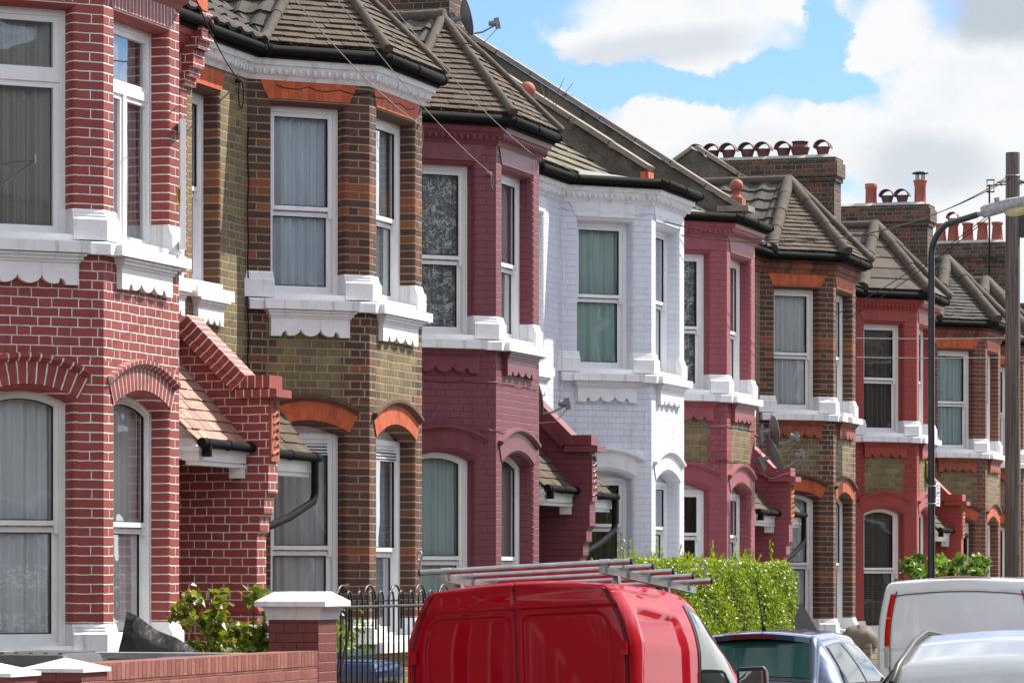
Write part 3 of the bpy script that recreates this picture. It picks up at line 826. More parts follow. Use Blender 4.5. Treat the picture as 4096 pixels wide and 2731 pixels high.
ZE = ZS + 2.38      # eaves
ZA = 7.89           # bay roof ridge
TAN = 0.65
def zroof(x): return ZE + TAN*(-0.70 - x)
def house(c):
    y0, W, drop = c['y0'], c.get('w', 1.56), c['drop']
    yn, yf = c['yn']-y0, c['yf']-y0
    H = thing('terraced_house', c['label'], 'house', (0, y0, -drop), group='terraced houses along the street')
    mp, mq, trim, sillm = M[c['panel']], M[c['pier']], M[c['trim']], M['white']
    am = M[c['arch']]; um = M[c.get('uarch', c['arch'])]
    p = P_
    path = [(-p, yn), (-p, -p), (0, 0), (0, W), (-p, W+p), (-p, yf)]
    FA, FB, FC = Face(path[1], path[2]), Face(path[2], path[3]), Face(path[3], path[4])
    LA, LB = FA.L, FB.L
    gz, gt = ZS-3.24, ZS-1.13         # ground window sill / arch crown
    ops = {}
    for k, F, a, b, rise in (('A', FA, .215, LA-.215, .11), ('B', FB, .185, LB-.185, .14), ('C', FC, .215, LA-.215, .11)):
        ops[k] = (Op(a, b, gz, gt-rise, rise), Op(a, b, ZS, ZS+1.885))
    # --- walls
    w = MB()
    for k, F in (('A', FA), ('B', FB), ('C', FC)):
        lo, up = ops[k]
        wall_face(w, F, -0.3, ZE-0.02, [lo, up], 0, 1, [(-0.3, ZS-0.93), (ZS-0.02, ZE-0.02)] if c.get('pierfull', True) else None)
        for o in (lo, up): reveal(w, F, o, 1)
    w.build('bay_wall', [mp, mq], H)
    w = MB()
    side = c['door']                   # which side of the bay the entrance recess is on
    for s, a, b in (('near', path[0], path[1]), ('far', path[4], path[5])):
        F = Face(a, b)
        if F.L < 0.05: continue
        if s == side and F.L > 1.1:
            uo = (.12, .82) if s == 'near' else (F.L-.82, F.L-.12)
            do = (.2, 1.1) if s == 'near' else (F.L-1.1, F.L-.2)
            wall_face(w, F, -0.3, ZS-0.9, [Op(do[0], do[1], 0.35, 2.75)], 2, 2)
            oo = Op(uo[0], uo[1], ZS+0.02, ZS+1.86)
            wall_face(w, F, ZS-0.9, ZE-.02, [oo], 2, 2, [(ZS-.02, ZS+1.86)])
            reveal(w, F, oo, 1)
            window(H, F, oo, 'sash', c['cur'][0] if c['cur'][0] != 'c_lace' else 'c_net', 0.5, c.get('uframe', 'frame'))
            arch_band(H, F, oo, 0.17, um, 'lintel')
            if c['apron']: apron(H, F, (uo[0]+uo[1])/2, 0.62, ZS-0.085, M[c['apron']], 0.23)
            s_ = MB(); fbox(s_, F, uo[0]-.1, uo[1]+.1, ZS-.085, ZS+.015, -.10, 0.01); s_.build('sill', sillm, H)
            d = MB(); fbox(d, F, do[0]+.02, do[1]-.02, 0.35, 2.72, .12, .16)
            for zz in (.5, 1.3): fbox(d, F, do[0]+.14, do[1]-.14, zz, zz+.65, .10, .13)
            d = d.build('front_door', M['doorwood'], H)
            k = MB(); q = F.P(do[0]+.12, 1.35, .09); k.tube([q, q + Vector((.06, 0, 0))], .03, 8); k.build('door_knob', M['brass'], d)
        else:
            wall_face(w, F, -0.3, ZE-.02, [], 2, 2)
    # flank and rear walls
    xb = -9.6; xr1 = c.get('ridge', -5.3)
    for yy in (yn, yf):
        a, b = ((xb, yy), (-p, yy)) if yy == yn else ((-p, yy), (xb, yy))
        F = Face(a, b); wall_face(w, F, -0.3, ZE-.3, [], 2, 2)
        pts = [F.P(0, ZE-.3), F.P(F.L, ZE-.3), F.P((xr1-xb if yy == yn else -p-xr1), zroof(xr1)-.1)]
        w.poly(pts, [(0, ZE), (F.L, ZE), ((xr1-xb if yy == yn else -p-xr1), ZE+3)], m=2)
    F = Face((xb, yf), (xb, yn)); wall_face(w, F, -0.3, ZE-.3, [], 2, 2)
    w.build('front_wall', [mp, mq, M[c.get('back', c['panel'])]], H)
    # --- plinth blocks, sills, aprons
    for z0, h in ((ZS+0.015, 0.245), (ZS-3.25, 0.235)):
        for q in ([FA.P(0, 0), FA.P(.215, 0)], [FA.P(LA-.215, 0), FA.P(LA, 0), FB.P(.185, 0)], [FB.P(LB-.185, 0), FB.P(LB, 0), FC.P(.215, 0)]):
            base_block(H, [(v.x, v.y) for v in q], z0, h, sillm)
    s = MB()
    sp = [(-p, max(yn, -p-.02))] + path[1:5] + [(-p, min(yf, W+p+.02))] if yf > W+p+.03 else path[1:5]
    sp = path[1:5]
    sweep(s, sp, [(-.02, ZS-.10), (.075, ZS-.10), (.075, ZS-.014), (.04, ZS+.004), (-.02, ZS+.004)])
    for k, F in (('A', FA), ('B', FB), ('C', FC)):
        o = ops[k][1]; e = 0.035 if k != 'B' else 0.06
        fbox(s, F, o.u0-e-.04, o.u1+e+.03 if k != 'B' else F.L-.03, ZS-.096, ZS-.010, -.125, 0)
        g_ = MB(); fbox(g_, F, o.u0-.02, o.u1+.02, gz-.10, gz+.004, -.09, .1); g_.build('window_sill', sillm, H)
    s.build('sill_course', sillm, H)
    if c['apron']:
        for k, F in (('A', FA), ('B', FB), ('C', FC)):
            o = ops[k][1]; apron(H, F, (o.u0+o.u1)/2, (o.u1-o.u0)*(.97 if k != 'B' else .88), ZS-.102, M[c['apron']])
    # --- heads
    for k, F in (('A', FA), ('B', FB), ('C', FC)):
        lo, up = ops[k]
        arch_band(H, F, lo, .18, am, 'arch'); hood(H, F, lo, .18, M[c['hood']])
        arch_band(H, F, up, .185, um, 'lintel')
    # --- windows
    st = c['style']; cu = c['cur']
    for k, F in (('A', FA), ('B', FB), ('C', FC)):
        lo, up = ops[k]; i = {'A': 0, 'B': 1, 'C': 1}[k]
        window(H, F, up, c.get('ustyle', ('sash', 'sash'))[i], cu[i], c.get('urail', .5), c.get('uframe', 'frame'), gap=c.get('ugap') if k == 'B' else None)
        window(H, F, lo, st, cu[2+i], c.get('lrail', .48), c.get('lframe', 'frame'), vent=c['panel'] == 'stock')
    # --- cornice, gutter
    cm = M[c['cornice']]; m = MB(); zc = ZS+2.075
    if c.get('brickcornice'):
        sweep(m, path, [(-.02, zc-.02), (.02, zc-.02), (.035, zc+.05), (.06, zc+.055), (.075, zc+.12), (.06, zc+.15), (.10, zc+.16), (.10, zc+.25), (-.02, zc+.25)])
    else:
        sweep(m, path, [(-.02, zc-.02), (.012, zc-.02), (.03, zc+.02), (.055, zc+.035), (.09, zc+.08), (.10, zc+.105), (.125, zc+.11), (.14, zc+.20), (-.02, zc+.20)])
    co_ = m.build('cornice', cm, H)
    if not c.get('brickcornice') and c['cornice'].startswith('cornice'):
        m = MB(); off = offset_path(path, .075); ze_ = zc+.058
        for (a, b) in list(zip(off, off[1:]))[:4]:
            L = math.hypot(b[0]-a[0], b[1]-a[1]); n = max(1, int(L/.072)); dx, dy = (b[0]-a[0])/L, (b[1]-a[1])/L
            for k in range(n):
                cx, cy = a[0]+dx*L*(k+.5)/n, a[1]+dy*L*(k+.5)/n
                m.grid([[Vector((cx + dx*.024*math.sin(t)*math.cos(p) + dy*.024*math.sin(t)*math.sin(p), cy + dy*.024*math.sin(t)*math.cos(p) - dx*.024*math.sin(t)*math.sin(p), ze_ - .036*math.cos(t))) for p in [2*PI*q/8 for q in range(8)]] for t in [PI*q/5 for q in range(6)]], 0, True, closed=True)
        e_ = m.build('egg_moulding', cm, co_); e_['kind'] = 'stuff'
    gutter_run(H, path, ZS+2.315)
    for (za, zb, sag, fa, fb, mt) in c.get('cables', []):          # loose cables clipped along the bay faces
        m = MB(); pts = []
        for F, a, b in ((FA, fa, FA.L), (FB, 0, fb)):
            for i in range(13):
                f = i/12; u = a + (b-a)*f
                pts.append(F.P(u, za + (zb-za)*(u/F.L if F is FA else 1) - sag*math.sin(PI*((f*3) % 1)) + R.uniform(-.006, .006), -.012))
        m.tube(pts, .0042, 5); m.build('wall_cable', M[mt], H)
    for (x, y, z0, z1) in c.get('risers', []):
        m = MB(); m.tube([(x + R.uniform(-.008, .008), y + R.uniform(-.01, .01), z0 + (z1-z0)*i/14) for i in range(15)], .007, 5)
        m.build('wall_cable', M['h4_trim' if c['panel'].startswith('h4') else 'dwire'], H)
    if c.get('corbel'):
        m = MB(); b_ = yf
        for z0, z1, pr in ((ZS+1.76, ZS+1.84, .04), (ZS+1.84, ZS+1.92, .08), (ZS+1.92, ZS+2.08, .12), (ZS+2.08, ZS+2.16, .17), (ZS+2.16, ZS+2.42, .21)):
            uvbox(m, -p-.02, -p+pr, b_-.14, b_+.13, z0, z1)
        m.build('corbel', M['h1_panel'], H)
    # --- roofs
    t = M[c['tile']]; tm = M[c.get('mtile', 'tile_grey')]
    r = MB(); xr0, xr1 = -.70, c.get('ridge', -5.3)
    tiles(r, (xr0, yn+.05, ZE), (xr0, yf-.05, ZE), (xr1, yn+.05, zroof(xr1)), (xr1, yf-.05, zroof(xr1)), .32, .30, .03, roll=c.get('mroll', True), slip=.004)
    zb = zroof(xr1); r.poly([(xr1, yn, zb), (xr1, yf, zb), (xb-.2, yf, ZE-.3), (xb-.2, yn, ZE-.3)], [(.5, .5)]*4)
    roof = r.build('roof', tm, H)
    hip_run(roof, (xr1, yn+.1, zb+.02), (xr1, yf-.1, zb+.02), M['hip'], .10, .45, 'ridge_tile', cap=False)
    E = [Vector((*q, ZE)) for q in offset_path(path, .20)[1:5]]
    if c.get('bayroof', True):
        ap = Vector((-.86, W/2, ZA)); xv = -.70-(ZA-ZE)/TAN; rb = Vector((xv, W/2, ZA))
        b = MB(); ga, tw = c.get('gauge', .102), c.get('tw', .165)
        tiles(b, E[0], E[1], ap, ap, ga, tw); tiles(b, E[1], E[2], ap, ap, ga, tw); tiles(b, E[2], E[3], ap, ap, ga, tw)
        bo = b.build('bay_roof', t, H)
        b = MB()
        tiles(b, E[0], E[0], rb, ap, .30, .30, .03, roll=c.get('mroll', True)); tiles(b, E[3], E[3], ap, rb, .30, .30, .03, roll=c.get('mroll', True))
        b.build('bay_roof_side', tm, bo)
        for e in E: hip_run(bo, e + Vector((0, 0, .03)), ap + Vector((0, 0, .03)), M['hip'], c.get('hipr', .052), .5)
        hip_run(bo, ap + Vector((0, 0, .03)), rb + Vector((-.1, 0, .03)), M['hip'], .08, .42, 'ridge_tile')
    else:
        E = [Vector((*q, ZE-.05)) for q in offset_path(path, .13)[1:5]]
        b = MB(); b.poly([E[0] + Vector((0, 0, .0)), E[1], E[2], E[3], Vector((-.95, W+p, ZE+.10)), Vector((-.95, -p, ZE+.10))])
        b.poly([v - Vector((0, 0, .04)) for v in reversed(E)])
        b.build('flat_bay_roof', M['lead'], H)
    # --- party parapets with coping
    for which, zz, fin in c.get('parapets', []):
        yy = (yn if which == 'near' else yf) - (.34 if zz > .45 else 0)
        mb = MB(); xs, xe = -.80, xr1
        for s0, s1 in ((yy-.115, yy+.115),):
            sb_ = (zroof(xe)-ZE+.3)/(xe-xb); out = [(xs, ZE-.25), (xs, zroof(xs)+zz+.0), (xe, zroof(xe)+zz), (xe-1.2, zroof(xe)+zz-1.2*TAN), (xe-1.2, zroof(xe)-2.0)]
            mb.prism([(x, s1, z) for x, z in out], (0, s0-s1, 0))
        par = mb.build('parapet', M['render'], H)
        cp = MB(); d = Vector((-1, 0, TAN)).normalized(); nn = Vector((TAN, 0, 1)).normalized(); L = (xs-xe)/(-d.x); n = math.ceil(L/.62)
        for i in range(n):
            j = R.uniform(-.006, .006)
            o = Vector((xs+.02, yy-.18+j, zroof(xs)+zz)) + d*(i*.62)
            cp.obox(o + nn*R.uniform(0, .012), d*min(.600, L-i*.62), (0, .36, 0), nn*.065)
        d2 = Vector((-1, 0, -TAN)).normalized(); n2 = Vector((-TAN, 0, 1)).normalized()
        for i in range(2): cp.obox(Vector((xe, yy-.16, zroof(xe)+zz)) + d2*(i*.62), d2*.612, (0, .32, 0), n2*.055)
        cp.build('coping', M['coping'], par)
        k = MB()
        k.box(xs-.06, xs+.05, yy-.13, yy+.13, ZE-.30, zroof(xs)+zz-.02); k.box(xs-.10, xs+.09, yy-.15, yy+.15, ZE-.06, ZE+.05)
        k.build('kneeler', M['orange' if not fin else 'redtrim'], par)
        if fin:
            k = MB(); k.box(xs-.30, xs+.16, yy-.2, yy+.2, zroof(xs)+zz-.02, zroof(xs)+zz+.06); k.build('finial_base', M['coping'], par)
            finial(par, xs-.06, yy, zroof(xs)+zz+.06-.04, .9)
    # --- porch
    if c.get('porch'):
        far = c['porch'] == 'far'; yy = yf if far else yn
        if far:                                              # dividing wall belongs to the nearer house
            mb = MB(); pm = c['panel'] if c['panel'].startswith('h1') or c['panel'].startswith('h3') else c['pier']
            th = .115
            zk = ZS-.97
            out = [(-p-.05, -.3), (-.18, -.3), (-.18, ZS-2.28), (-.15, ZS-2.24), (-.15, ZS-2.12), (-.11, ZS-2.08), (-.11, ZS-1.96), (-.07, ZS-1.9), (-.07, ZS-1.02), (-.36, ZS-1.00), (-p-.05, ZS-.46)]
            for yq, rv in ((yy-th, 1), (yy+th, 0)):
                pts = [(x, yq, z) for x, z in out]; uv = [(x+2, z) for x, z in out]
                mb.poly(pts if rv else list(reversed(pts)), uv if rv else list(reversed(uv)))
            for (xa, za), (xc, zd) in zip(out[1:-1], out[2:]):
                mb.poly([(xa, yy-th, za), (xa, yy+th, za), (xc, yy+th, zd), (xc, yy-th, zd)], [(0, za), (.23, za), (.23, zd), (0, zd)])
            pw = mb.build('porch_wall', [M[c['pier']] if not c['panel'].startswith('h1') else M['h1_panel']], H)
            s = MB(); sweep(s, [(-p, yy-th), (-.18, yy-th), (-.18, yy+th), (-p, yy+th)], [(0, ZS-2.98), (.02, ZS-2.975), (.03, ZS-2.95), (.02, ZS-2.925), (0, ZS-2.92)]); s.build('string_course', trim, pw)
            cp = MB(); d = Vector((-.59, 0, .58)).normalized(); nn = Vector((.58, 0, .59)).normalized()
            o = Vector((-.39, yy-.152, ZS-.985)); L = .80
            def tb(o, e, w_, n_, lu):
                e = Vector(e); n_ = Vector(n_); w_ = Vector(w_)
                for A, B, C, D, l, h in ((o, o+e, o+e+n_, o+n_, lu, n_.length), (o+w_+e, o+w_, o+w_+n_, o+w_+e+n_, lu, n_.length), (o+n_, o+e+n_, o+e+n_+w_, o+n_+w_, lu, .3)):
                    cp.poly([A, B, C, D], [(0, 0), (l, 0), (l, h), (0, h)])
                k_ = [(.036, .05)]*4; cp.poly([o, o+n_, o+n_+w_, o+w_], k_); cp.poly([o+e, o+e+w_, o+e+w_+n_, o+e+n_], k_); cp.poly([o, o+w_, o+w_+e, o+e], k_)
            tb(o + nn*.055, d*L, (0, .30, 0), nn*.115, L)
            tb(Vector((-.40, yy-.15, ZS-.97)), (.36, 0, 0), (0, .30, 0), (0, 0, .115), .36)
            tb(Vector((-.36, yy-.18, ZS-1.05)), (.40, 0, 0), (0, .36, 0), (0, 0, .07), .36)
            tb(o - Vector((0, .02, 0)) - nn*.01, d*L, (0, .34, 0), nn*.062, L)
            cp.build('porch_coping', M[c['arch']] if c['panel'].startswith('h1') else trim, pw)
            cv = MB()                                           # moulded end panel
            cv.box(-.075, -.045, yy-.10, yy+.10, ZS-1.62, ZS-1.08)
            for zq in np.linspace(ZS-1.56, ZS-1.15, 7):
                cv.tube([(-.045, yy-.05+.03*math.sin(zq*40), zq), (-.035, yy+.04*math.sin(zq*23), zq+.04), (-.045, yy+.06, zq+.01)], .014, 6)
            cv.build('carved_panel', M['terracotta'] if not c['panel'].startswith('h3') else trim, pw)
        lo_, hi = ((W+p*.92 if W+p < yy-1 else W+.3), yy-.12) if far else (yy+.12, min(-p*.72, yy+1.65))
        if far: lo_ = max(W+.72, yy-1.45)
        zt, ze = ZS-.72, ZS-1.47
        mb = MB()
        A, B, C, D = (-.28, lo_+(.16 if far else 0), ze), (-.28, hi-(0 if far else .10), ze), (-.92, lo_-(.10 if far else 0), zt), (-.92, hi+(0 if far else .12), zt)
        tiles(mb, A, B, C, D, .118, .165, .016)
        pr = mb.build('porch_roof', M[c.get('ptile', 'tile_brown')], H)
        g = MB(); y1, y2 = A[1]-.03, B[1]+.03
        g.tube([(-.22, y1, ze-.02), (-.22, y2, ze-.03)], .043, 10)
        for k in range(3):
            yq = y1 + (y2-y1)*(.08+.42*k); g.tube([(-.22, yq-.015, ze-.025), (-.22, yq+.015, ze-.025)], .05, 10)
        if not far:                                             # downpipe swan-necks back to the dividing wall
            ye = y2-.10
            g.tube([(-.22, ye, ze-.04), (-.22, ye, ze-.16), (-.22, ye, ze-.36), (-.22, ye-.05, ze-.44), (-.20, ye-.75, ze-.60), (-.20, yy+.14, ze-.70)], .036, 10)
        else:
            g.tube([(-.22, y1+.12, ze-.03), (-.22, y1+.12, ze-.14)], .045, 10)
        g.build('porch_gutter', M['gutter'], pr)
        f = MB()
        f.box(-.42, -.27, y1+.05, y2-.05, ze-.17, ze-.06); f.box(-.42, -.25, y1+.02, y2-.02, ze-.09, ze-.05); f.box(-.40, -.29, y1+.08, y2-.08, ze-.21, ze-.17)
        f.box(-.9, -.3, y1+.06, y1+.14, ze-.16, ze+.02)
        f.poly([(-.9, y1+.05, zt-.03), (-.9, y1+.05, ze-.1), (-.3, y1+.12, ze-.1), (-.3, y1+.12, ze-.02)])
        f.build('porch_fascia', M['oldframe'], pr)
        b = MB(); yb = hi-.06 if far else lo_+.04
        b.obox((-.40, yb-.05, ze-.30), (.12, 0, 0), (0, .09, 0), (0, 0, .10)); b.obox((-.41, yb-.065, ze-.21), (.14, 0, 0), (0, .12, 0), (0, 0, .03))
        if not far: b.tube([(-.33, yb, ze-.32)] + [(-.33-.12*(1-math.cos(a)), yb, ze-.32-.16*math.sin(a)) for a in (.3, .7, 1.1, 1.5)], .018, 6)
        b.build('porch_bracket', M['oldframe'], pr)
    for (x0, x1, yc, z0, z1, pots, mt) in c.get('chimneys', []):
        chimney(roof, x0, x1, yc-y0, z0, z1, pots, mt)
    return H

nat = dict(panel='stock', pier='redbrown', trim='browntrim', arch='orange', hood='browntrim', back='stockplain')
HOUSES = [
 dict(y0=27.18, yn=25.9, yf=31.1, drop=0, door='far', label='dark red painted brick house with bright white mortar joints, at the left edge',
      panel='h1_panel', pier='h1_pier', trim='h1_trim', arch='h1_arch', hood='h1_arch', back='h1_panel', apron='white', cornice='h1_trim',
      style='sash', ustyle=('transom', 'casement'), urail=.70, lrail=.475, cur=('c_dark', 'c_dark', 'c_netb', 'c_netb'), lframe='oldframe', tile='tile_brown', porch='far', ptile='tile_pink', corbel=True, parapets=[('far', .36, False)]),
 dict(y0=33.48, yn=31.1, yf=36.27, drop=.04, door='near', label='yellow and brown brick house with orange lintels and an ornate white cornice',
      **nat, apron='white', cornice='cornice_white', style='flat', urail=.465, lrail=.44, cur=('c_blue', 'c_net', 'c_grey', 'c_blue'), tile='tile_brown', porch='near', cables=[(ZS+2.02, ZS+2.0, .03, .3, 1.3, 'dwire')], risers=[(-.875, -.93, ZS-.9, ZS+1.6)]),
 dict(y0=37.48, yn=36.27, yf=41.4, drop=.17, door='far', label='maroon painted house with lace curtains upstairs and a steep tiled bay roof',
      panel='h3_panel', pier='h3_pier', trim='h3_trim', arch='h3_trim', hood='h3_trim', apron='h3_trim', cornice='cornice_h3', style='sash', urail=.46, lrail=.44,
      cur=('c_lace', 'c_grey', 'c_teal', 'c_teal'), tile='tile_warm', cables=[(ZS-.42, ZS-.43, .012, 0, 1.5, 'h3_trim'), (ZS-.92, ZS-.93, .02, .95, 1.5, 'h3_trim')], porch='far', ptile='tile_brown', parapets=[('far', .36, True)],
      chimneys=[(-3.9, -1.73, 41.4, 7.2, 9.6, [(-2.2, 'hood'), (-2.7, 'hood')], 'chim')]),
 dict(y0=43.75, yn=41.4, yf=46.5, drop=.21, door='near', label='white painted house with a flat bay top and green frosted upstairs window',
      panel='h4_panel', pier='h4_pier', trim='h4_trim', arch='h4_trim', hood='h4_trim', apron='h4_trim', cornice='cornice_white', style='flat', urail=.5, lrail=.7,
      cur=('c_frost', 'c_frost', 'c_brown', 'c_grey'), tile='tile_moss', mtile='tile_moss', bayroof=False, porch='near', cables=[(ZS+1.99, ZS+1.97, .05, 0, 1.0, 'h4_trim')], risers=[(-.86, -.92, ZS-2, ZS+1.9)], ptile='tile_brown', mroll=False, parapets=[('far', .34, False)]),
 dict(y0=47.53, yn=46.5, yf=51.55, drop=.28, door='far', label='pink painted house with a bare yellow brick panel between its storeys',
      panel='stock5', pier='h5_pier', trim='h5_trim', arch='h5_trim', hood='h5_trim', apron='h5_trim', cornice='cornice_h5', style='flat', ustyle=('sash', 'sash'), urail=.46, lrail=.7,
      cur=('c_lace', 'c_grey', 'c_black', 'c_grey'), tile='tile_brown', bayroof=False, porch='far', cables=[(ZS-.42, ZS-.40, .015, .2, 1.5, 'wire'), (ZS-.86, ZS-.85, .03, 1.1, 1.5, 'dwire')], back='h5_pier', parapets=[('far', .36, True)]),
 dict(ridge=-3.05, y0=54.04, yn=51.55, yf=58.0, drop=.28, door='near', label='yellow and brown brick house below the row of hooded chimney pots',
      **{**nat, 'trim': 'browntrim'}, apron='terra_apron', cornice='redtrim', brickcornice=True, style='sash', urail=.47, lrail=.48, cur=('c_grey', 'c_net', 'c_grey', 'c_grey'), uframe='oldframe', lframe='oldframe', tile='tile_brown', porch='near', hipr=.09, parapets=[('far', .50, False)],
      chimneys=[(-3.25, -.80, 58.0, 6.0, 8.30+.28, [(-3.10, 'hood'), (-2.85, 'hood'), (-2.58, 'hood'), (-2.27, 'hood'), (-2.01, 'hood'), (-1.68, 'hood'), (-1.41, 'low'), (-1.04, 'hood')], 'chim')]),
 dict(ridge=-3.05, y0=60.41, yn=58.0, yf=64.9, drop=.39, door='far', label='bright red painted house with brown slat blinds behind the lamp post',
      panel='stock7', pier='h7_pier', trim='h7_trim', arch='h7_trim', hood='h7_trim', apron='h7_trim', cornice='cornice_h7', style='sash', urail=.5, lrail=.5,
      cur=('c_blind', 'c_grey', 'c_blind', 'c_grey'), uframe='frame', tile='tile_felt', gauge=.28, tw=1.6, mtile='tile_felt', mroll=False, porch='far', back='h7_pier', hipr=.10, parapets=[('far', .36, True)],
      chimneys=[(-3.2, -.64, 64.9, 6.0, 8.20+.39, [(-1.70, 'tall'), (-1.41, 'hood'), (-1.14, 'hood'), (-.82, 'cowl')], 'chim')]),
 dict(ridge=-3.05, y0=66.82, yn=64.9, yf=69.6, drop=.46, door='near', label='red brick house with dark lichen-spotted bay roof, between lamp post and wooden pole',
      panel='h8_panel', pier='h8_pier', trim='browntrim', arch='orange', hood='browntrim', back='stockplain', apron='terra_apron', cornice='redtrim', brickcornice=True, style='flat', urail=.48, lrail=.45,
      cur=('c_teal', 'c_net', 'c_teal', 'c_grey'), ustyle=('sash', 'sash'), tile='tile_dark', mtile='tile_dark', porch='near', hipr=.11,),
 dict(ridge=-3.05, y0=70.9, yn=69.6, yf=75.0, drop=.53, door='far', label='far brick house with an orange lintel, last one visible past the wooden pole',
      chimneys=[(-3.0, -1.0, 75.0, 6.0, 8.40+.53, [(-2.37, 'taper'), (-2.11, 'tallhood'), (-1.81, 'taper'), (-1.51, 'taper'), (-1.21, 'taper')], 'chim')],
      panel='h8_panel', pier='h8_pier', trim='browntrim', arch='orange', hood='browntrim', back='stockplain', apron='terra_apron', cornice='redtrim', brickcornice=True, style='sash',
      cur=('c_grey', 'c_net', 'c_grey', 'c_grey'), tile='tile_dark', mtile='tile_dark', hipr=.11),
 dict(ridge=-3.05, y0=77.2, yn=75.0, yf=80.5, drop=.6, door='near', label='furthest red painted house, a sliver at the right edge of the row',
      panel='stock7', pier='h7_pier', trim='h7_trim', arch='h7_trim', hood='h7_trim', apron='h7_trim', cornice='cornice_h7', style='sash', back='h7_pier',
      cur=('c_grey', 'c_net', 'c_grey', 'c_grey'), tile='tile_dark', mtile='tile_dark', hipr=.11),
]
M['stock5'] = brick('yellow_panel_in_pink_paint', ST, MORT, 0.012, 'flemish', quoin=one((0.255, 0.056, 0.072), .05), qn=(0.30, 0.25), wob=0.008, bmp=0.010, stain=0.2, qmort=(0.235, 0.05, 0.066))
M['stock7'] = brick('yellow_panel_in_red_paint', ST, MORT, 0.012, 'flemish', quoin=one((0.275, 0.038, 0.031), .05), qn=(0.27, 0.24), wob=0.008, bmp=0.010, stain=0.2, qmort=(0.25, 0.034, 0.028))
M['terra_apron'] = plain('terracotta_apron', (0.24, 0.06, 0.03), 0.75, 0.25, 7, 0.004, 30, grime=((0.06, 0.03, 0.02), 0.52, 0.7))
if not globals().get('SKIP_HOUSES'):
    HS = [house(c) for c in HOUSES]
# ------------------------------------------------------------------ ground, garden walls, plants, street furniture
SLOPE = -0.0125
def gz(y): return SLOPE*(y-27.0)
def strip(name, x0, x1, dz, mat, y0=-60, y1=400):
    mb = MB(); n = 46; rows = []; uvs = []
    for i in range(n+1):
        y = y0 + (y1-y0)*i/n
        rows.append([(x0, y, gz(y)+dz), (x1, y, gz(y)+dz)]); uvs.append([(x0, y), (x1, y)])
    mb.grid(rows, 0, False, uvs); o = mb.build(name, mat); tag(o, kind='structure'); return o
M['asphalt'] = plain('asphalt', (0.05, 0.05, 0.052), 0.9, 0.2, 3, 0.006, 90)
M['paving'] = brick('paving_slabs', [(0.22, 0.21, 0.20), (0.26, 0.25, 0.23), (0.19, 0.185, 0.175)], (0.09, 0.085, 0.08), 0.012, 'alt', h=0.6, bmp=0.004)
M['earth'] = plain('earth', (0.11, 0.095, 0.07), 0.95, 0.3, 1.0, 0.02, 8)
strip('ground', -400, 400, -.35, M['earth'], -300, 900)
strip('garden_ground', -10, 2.1, -.02, M['greywall'], 10, 90)
strip('pavement', 2.05, 3.05, 0.0, M['paving']); strip('pavement', 10.0, 14, 0.0, M['paving'])
strip('road', 3.17, 9.88, -.12, M['asphalt'])
for x0 in (3.05, 9.88):
    mb = MB(); rows = []
    for i in range(47):
        y = -60 + 460*i/46
        rows.append([(x0, y, gz(y)-.3), (x0, y, gz(y)+.004), (x0+.12, y, gz(y)+.004), (x0+.12, y, gz(y)-.3)])
    mb.grid(rows, 0, False); tag(mb.build('kerb', M['coping']), kind='structure')

# big moulded pier and low wall
def gate_pier(name, label, x1, y0, w, zc, style, group=None, mat='pierred'):
    """x1, y0: street-side near corner of the cap"""
    t = thing(name, label, 'gate pier', (x1-w/2, y0+w/2, gz(y0)), group=group)
    b = w/2 - (.085 if style == 'moulded' else .02); g = gz(y0); zc = zc - g
    mb = MB(); uvbox(mb, -b, b, -b, b, -.2, zc-.13 if style == 'moulded' else zc)
    mb.build('shaft', M[mat], t)
    c = MB(); h = w/2
    def sq(r, z): return [(-r, -r, z), (r, -r, z), (r, r, z), (-r, r, z)]
    if style == 'moulded':
        c.loft([sq(b+.015, zc-.14), sq(b+.015, zc-.115)] + [sq(b+.02+(h-.03-b-.02)*(1-math.cos(a)), zc-.115+.075*math.sin(a)) for a in np.linspace(0, PI/2, 7)] +
               [sq(h, zc-.038), sq(h, zc), sq(h*.60, zc+.075)])
    else:
        c.loft([sq(h, zc-.012), sq(h, zc+.012), sq(.012, zc+.075)])
    c.build('cap', M['white'], t); return t
gate_pier('gate_pier', 'big red gate pier with a moulded white cap, beside the black railings', 2.0, 26.81, .58, 1.52, 'moulded')
gate_pier('gate_pier', 'low red gate pier with white pyramid cap, joined to the low brick wall', 2.05, 22.15, .45, 1.11, 'pyramid', 'low pyramid-capped gate piers')
gate_pier('gate_pier', 'low pyramid-capped pier at the left corner, left of the grey bin', 2.05, 21.05, .45, 1.11, 'pyramid', 'low pyramid-capped gate piers')
t = thing('garden_wall', 'low red brick garden wall with brick-on-edge top, in front of the big pier', 'garden wall', (1.81, 24.7, gz(24.7)))
mb = MB(); uvbox(mb, -.115, .115, -2.1, 2.15, -.3, 1.0); mb.build('brickwork', M['wallred'], t)
mb = MB(); uvbox(mb, -.119, .119, -2.1, 2.15, 1.0, 1.115, 0, 0); mb.build('wall_coping', M['wallred_top'], t)
t = thing('garden_wall', 'low grey rendered dividing wall running from the red house to the pier', 'garden wall', (.8, 25.95, gz(26)))
mb = MB(); mb.box(-1.15, .9, -.07, .07, -.3, 1.085); mb.build('wall_body', M['greywall'], t)
mb = MB(); mb.box(-1.15, .9, -.1, .1, 1.085, 1.13); mb.build('wall_coping', M['greywall'], t)
t = thing('garden_wall', 'old yellow brick garden wall with a rounded stone on its end, behind the blue car', 'garden wall', (2.0, 48.6, gz(48)))
M['stonewall'] = brick('old_yellow_wall', [(.24, .18, .10), (.18, .135, .08), (.28, .22, .13)], (.12, .10, .07), .012, bmp=.015, stain=.4)
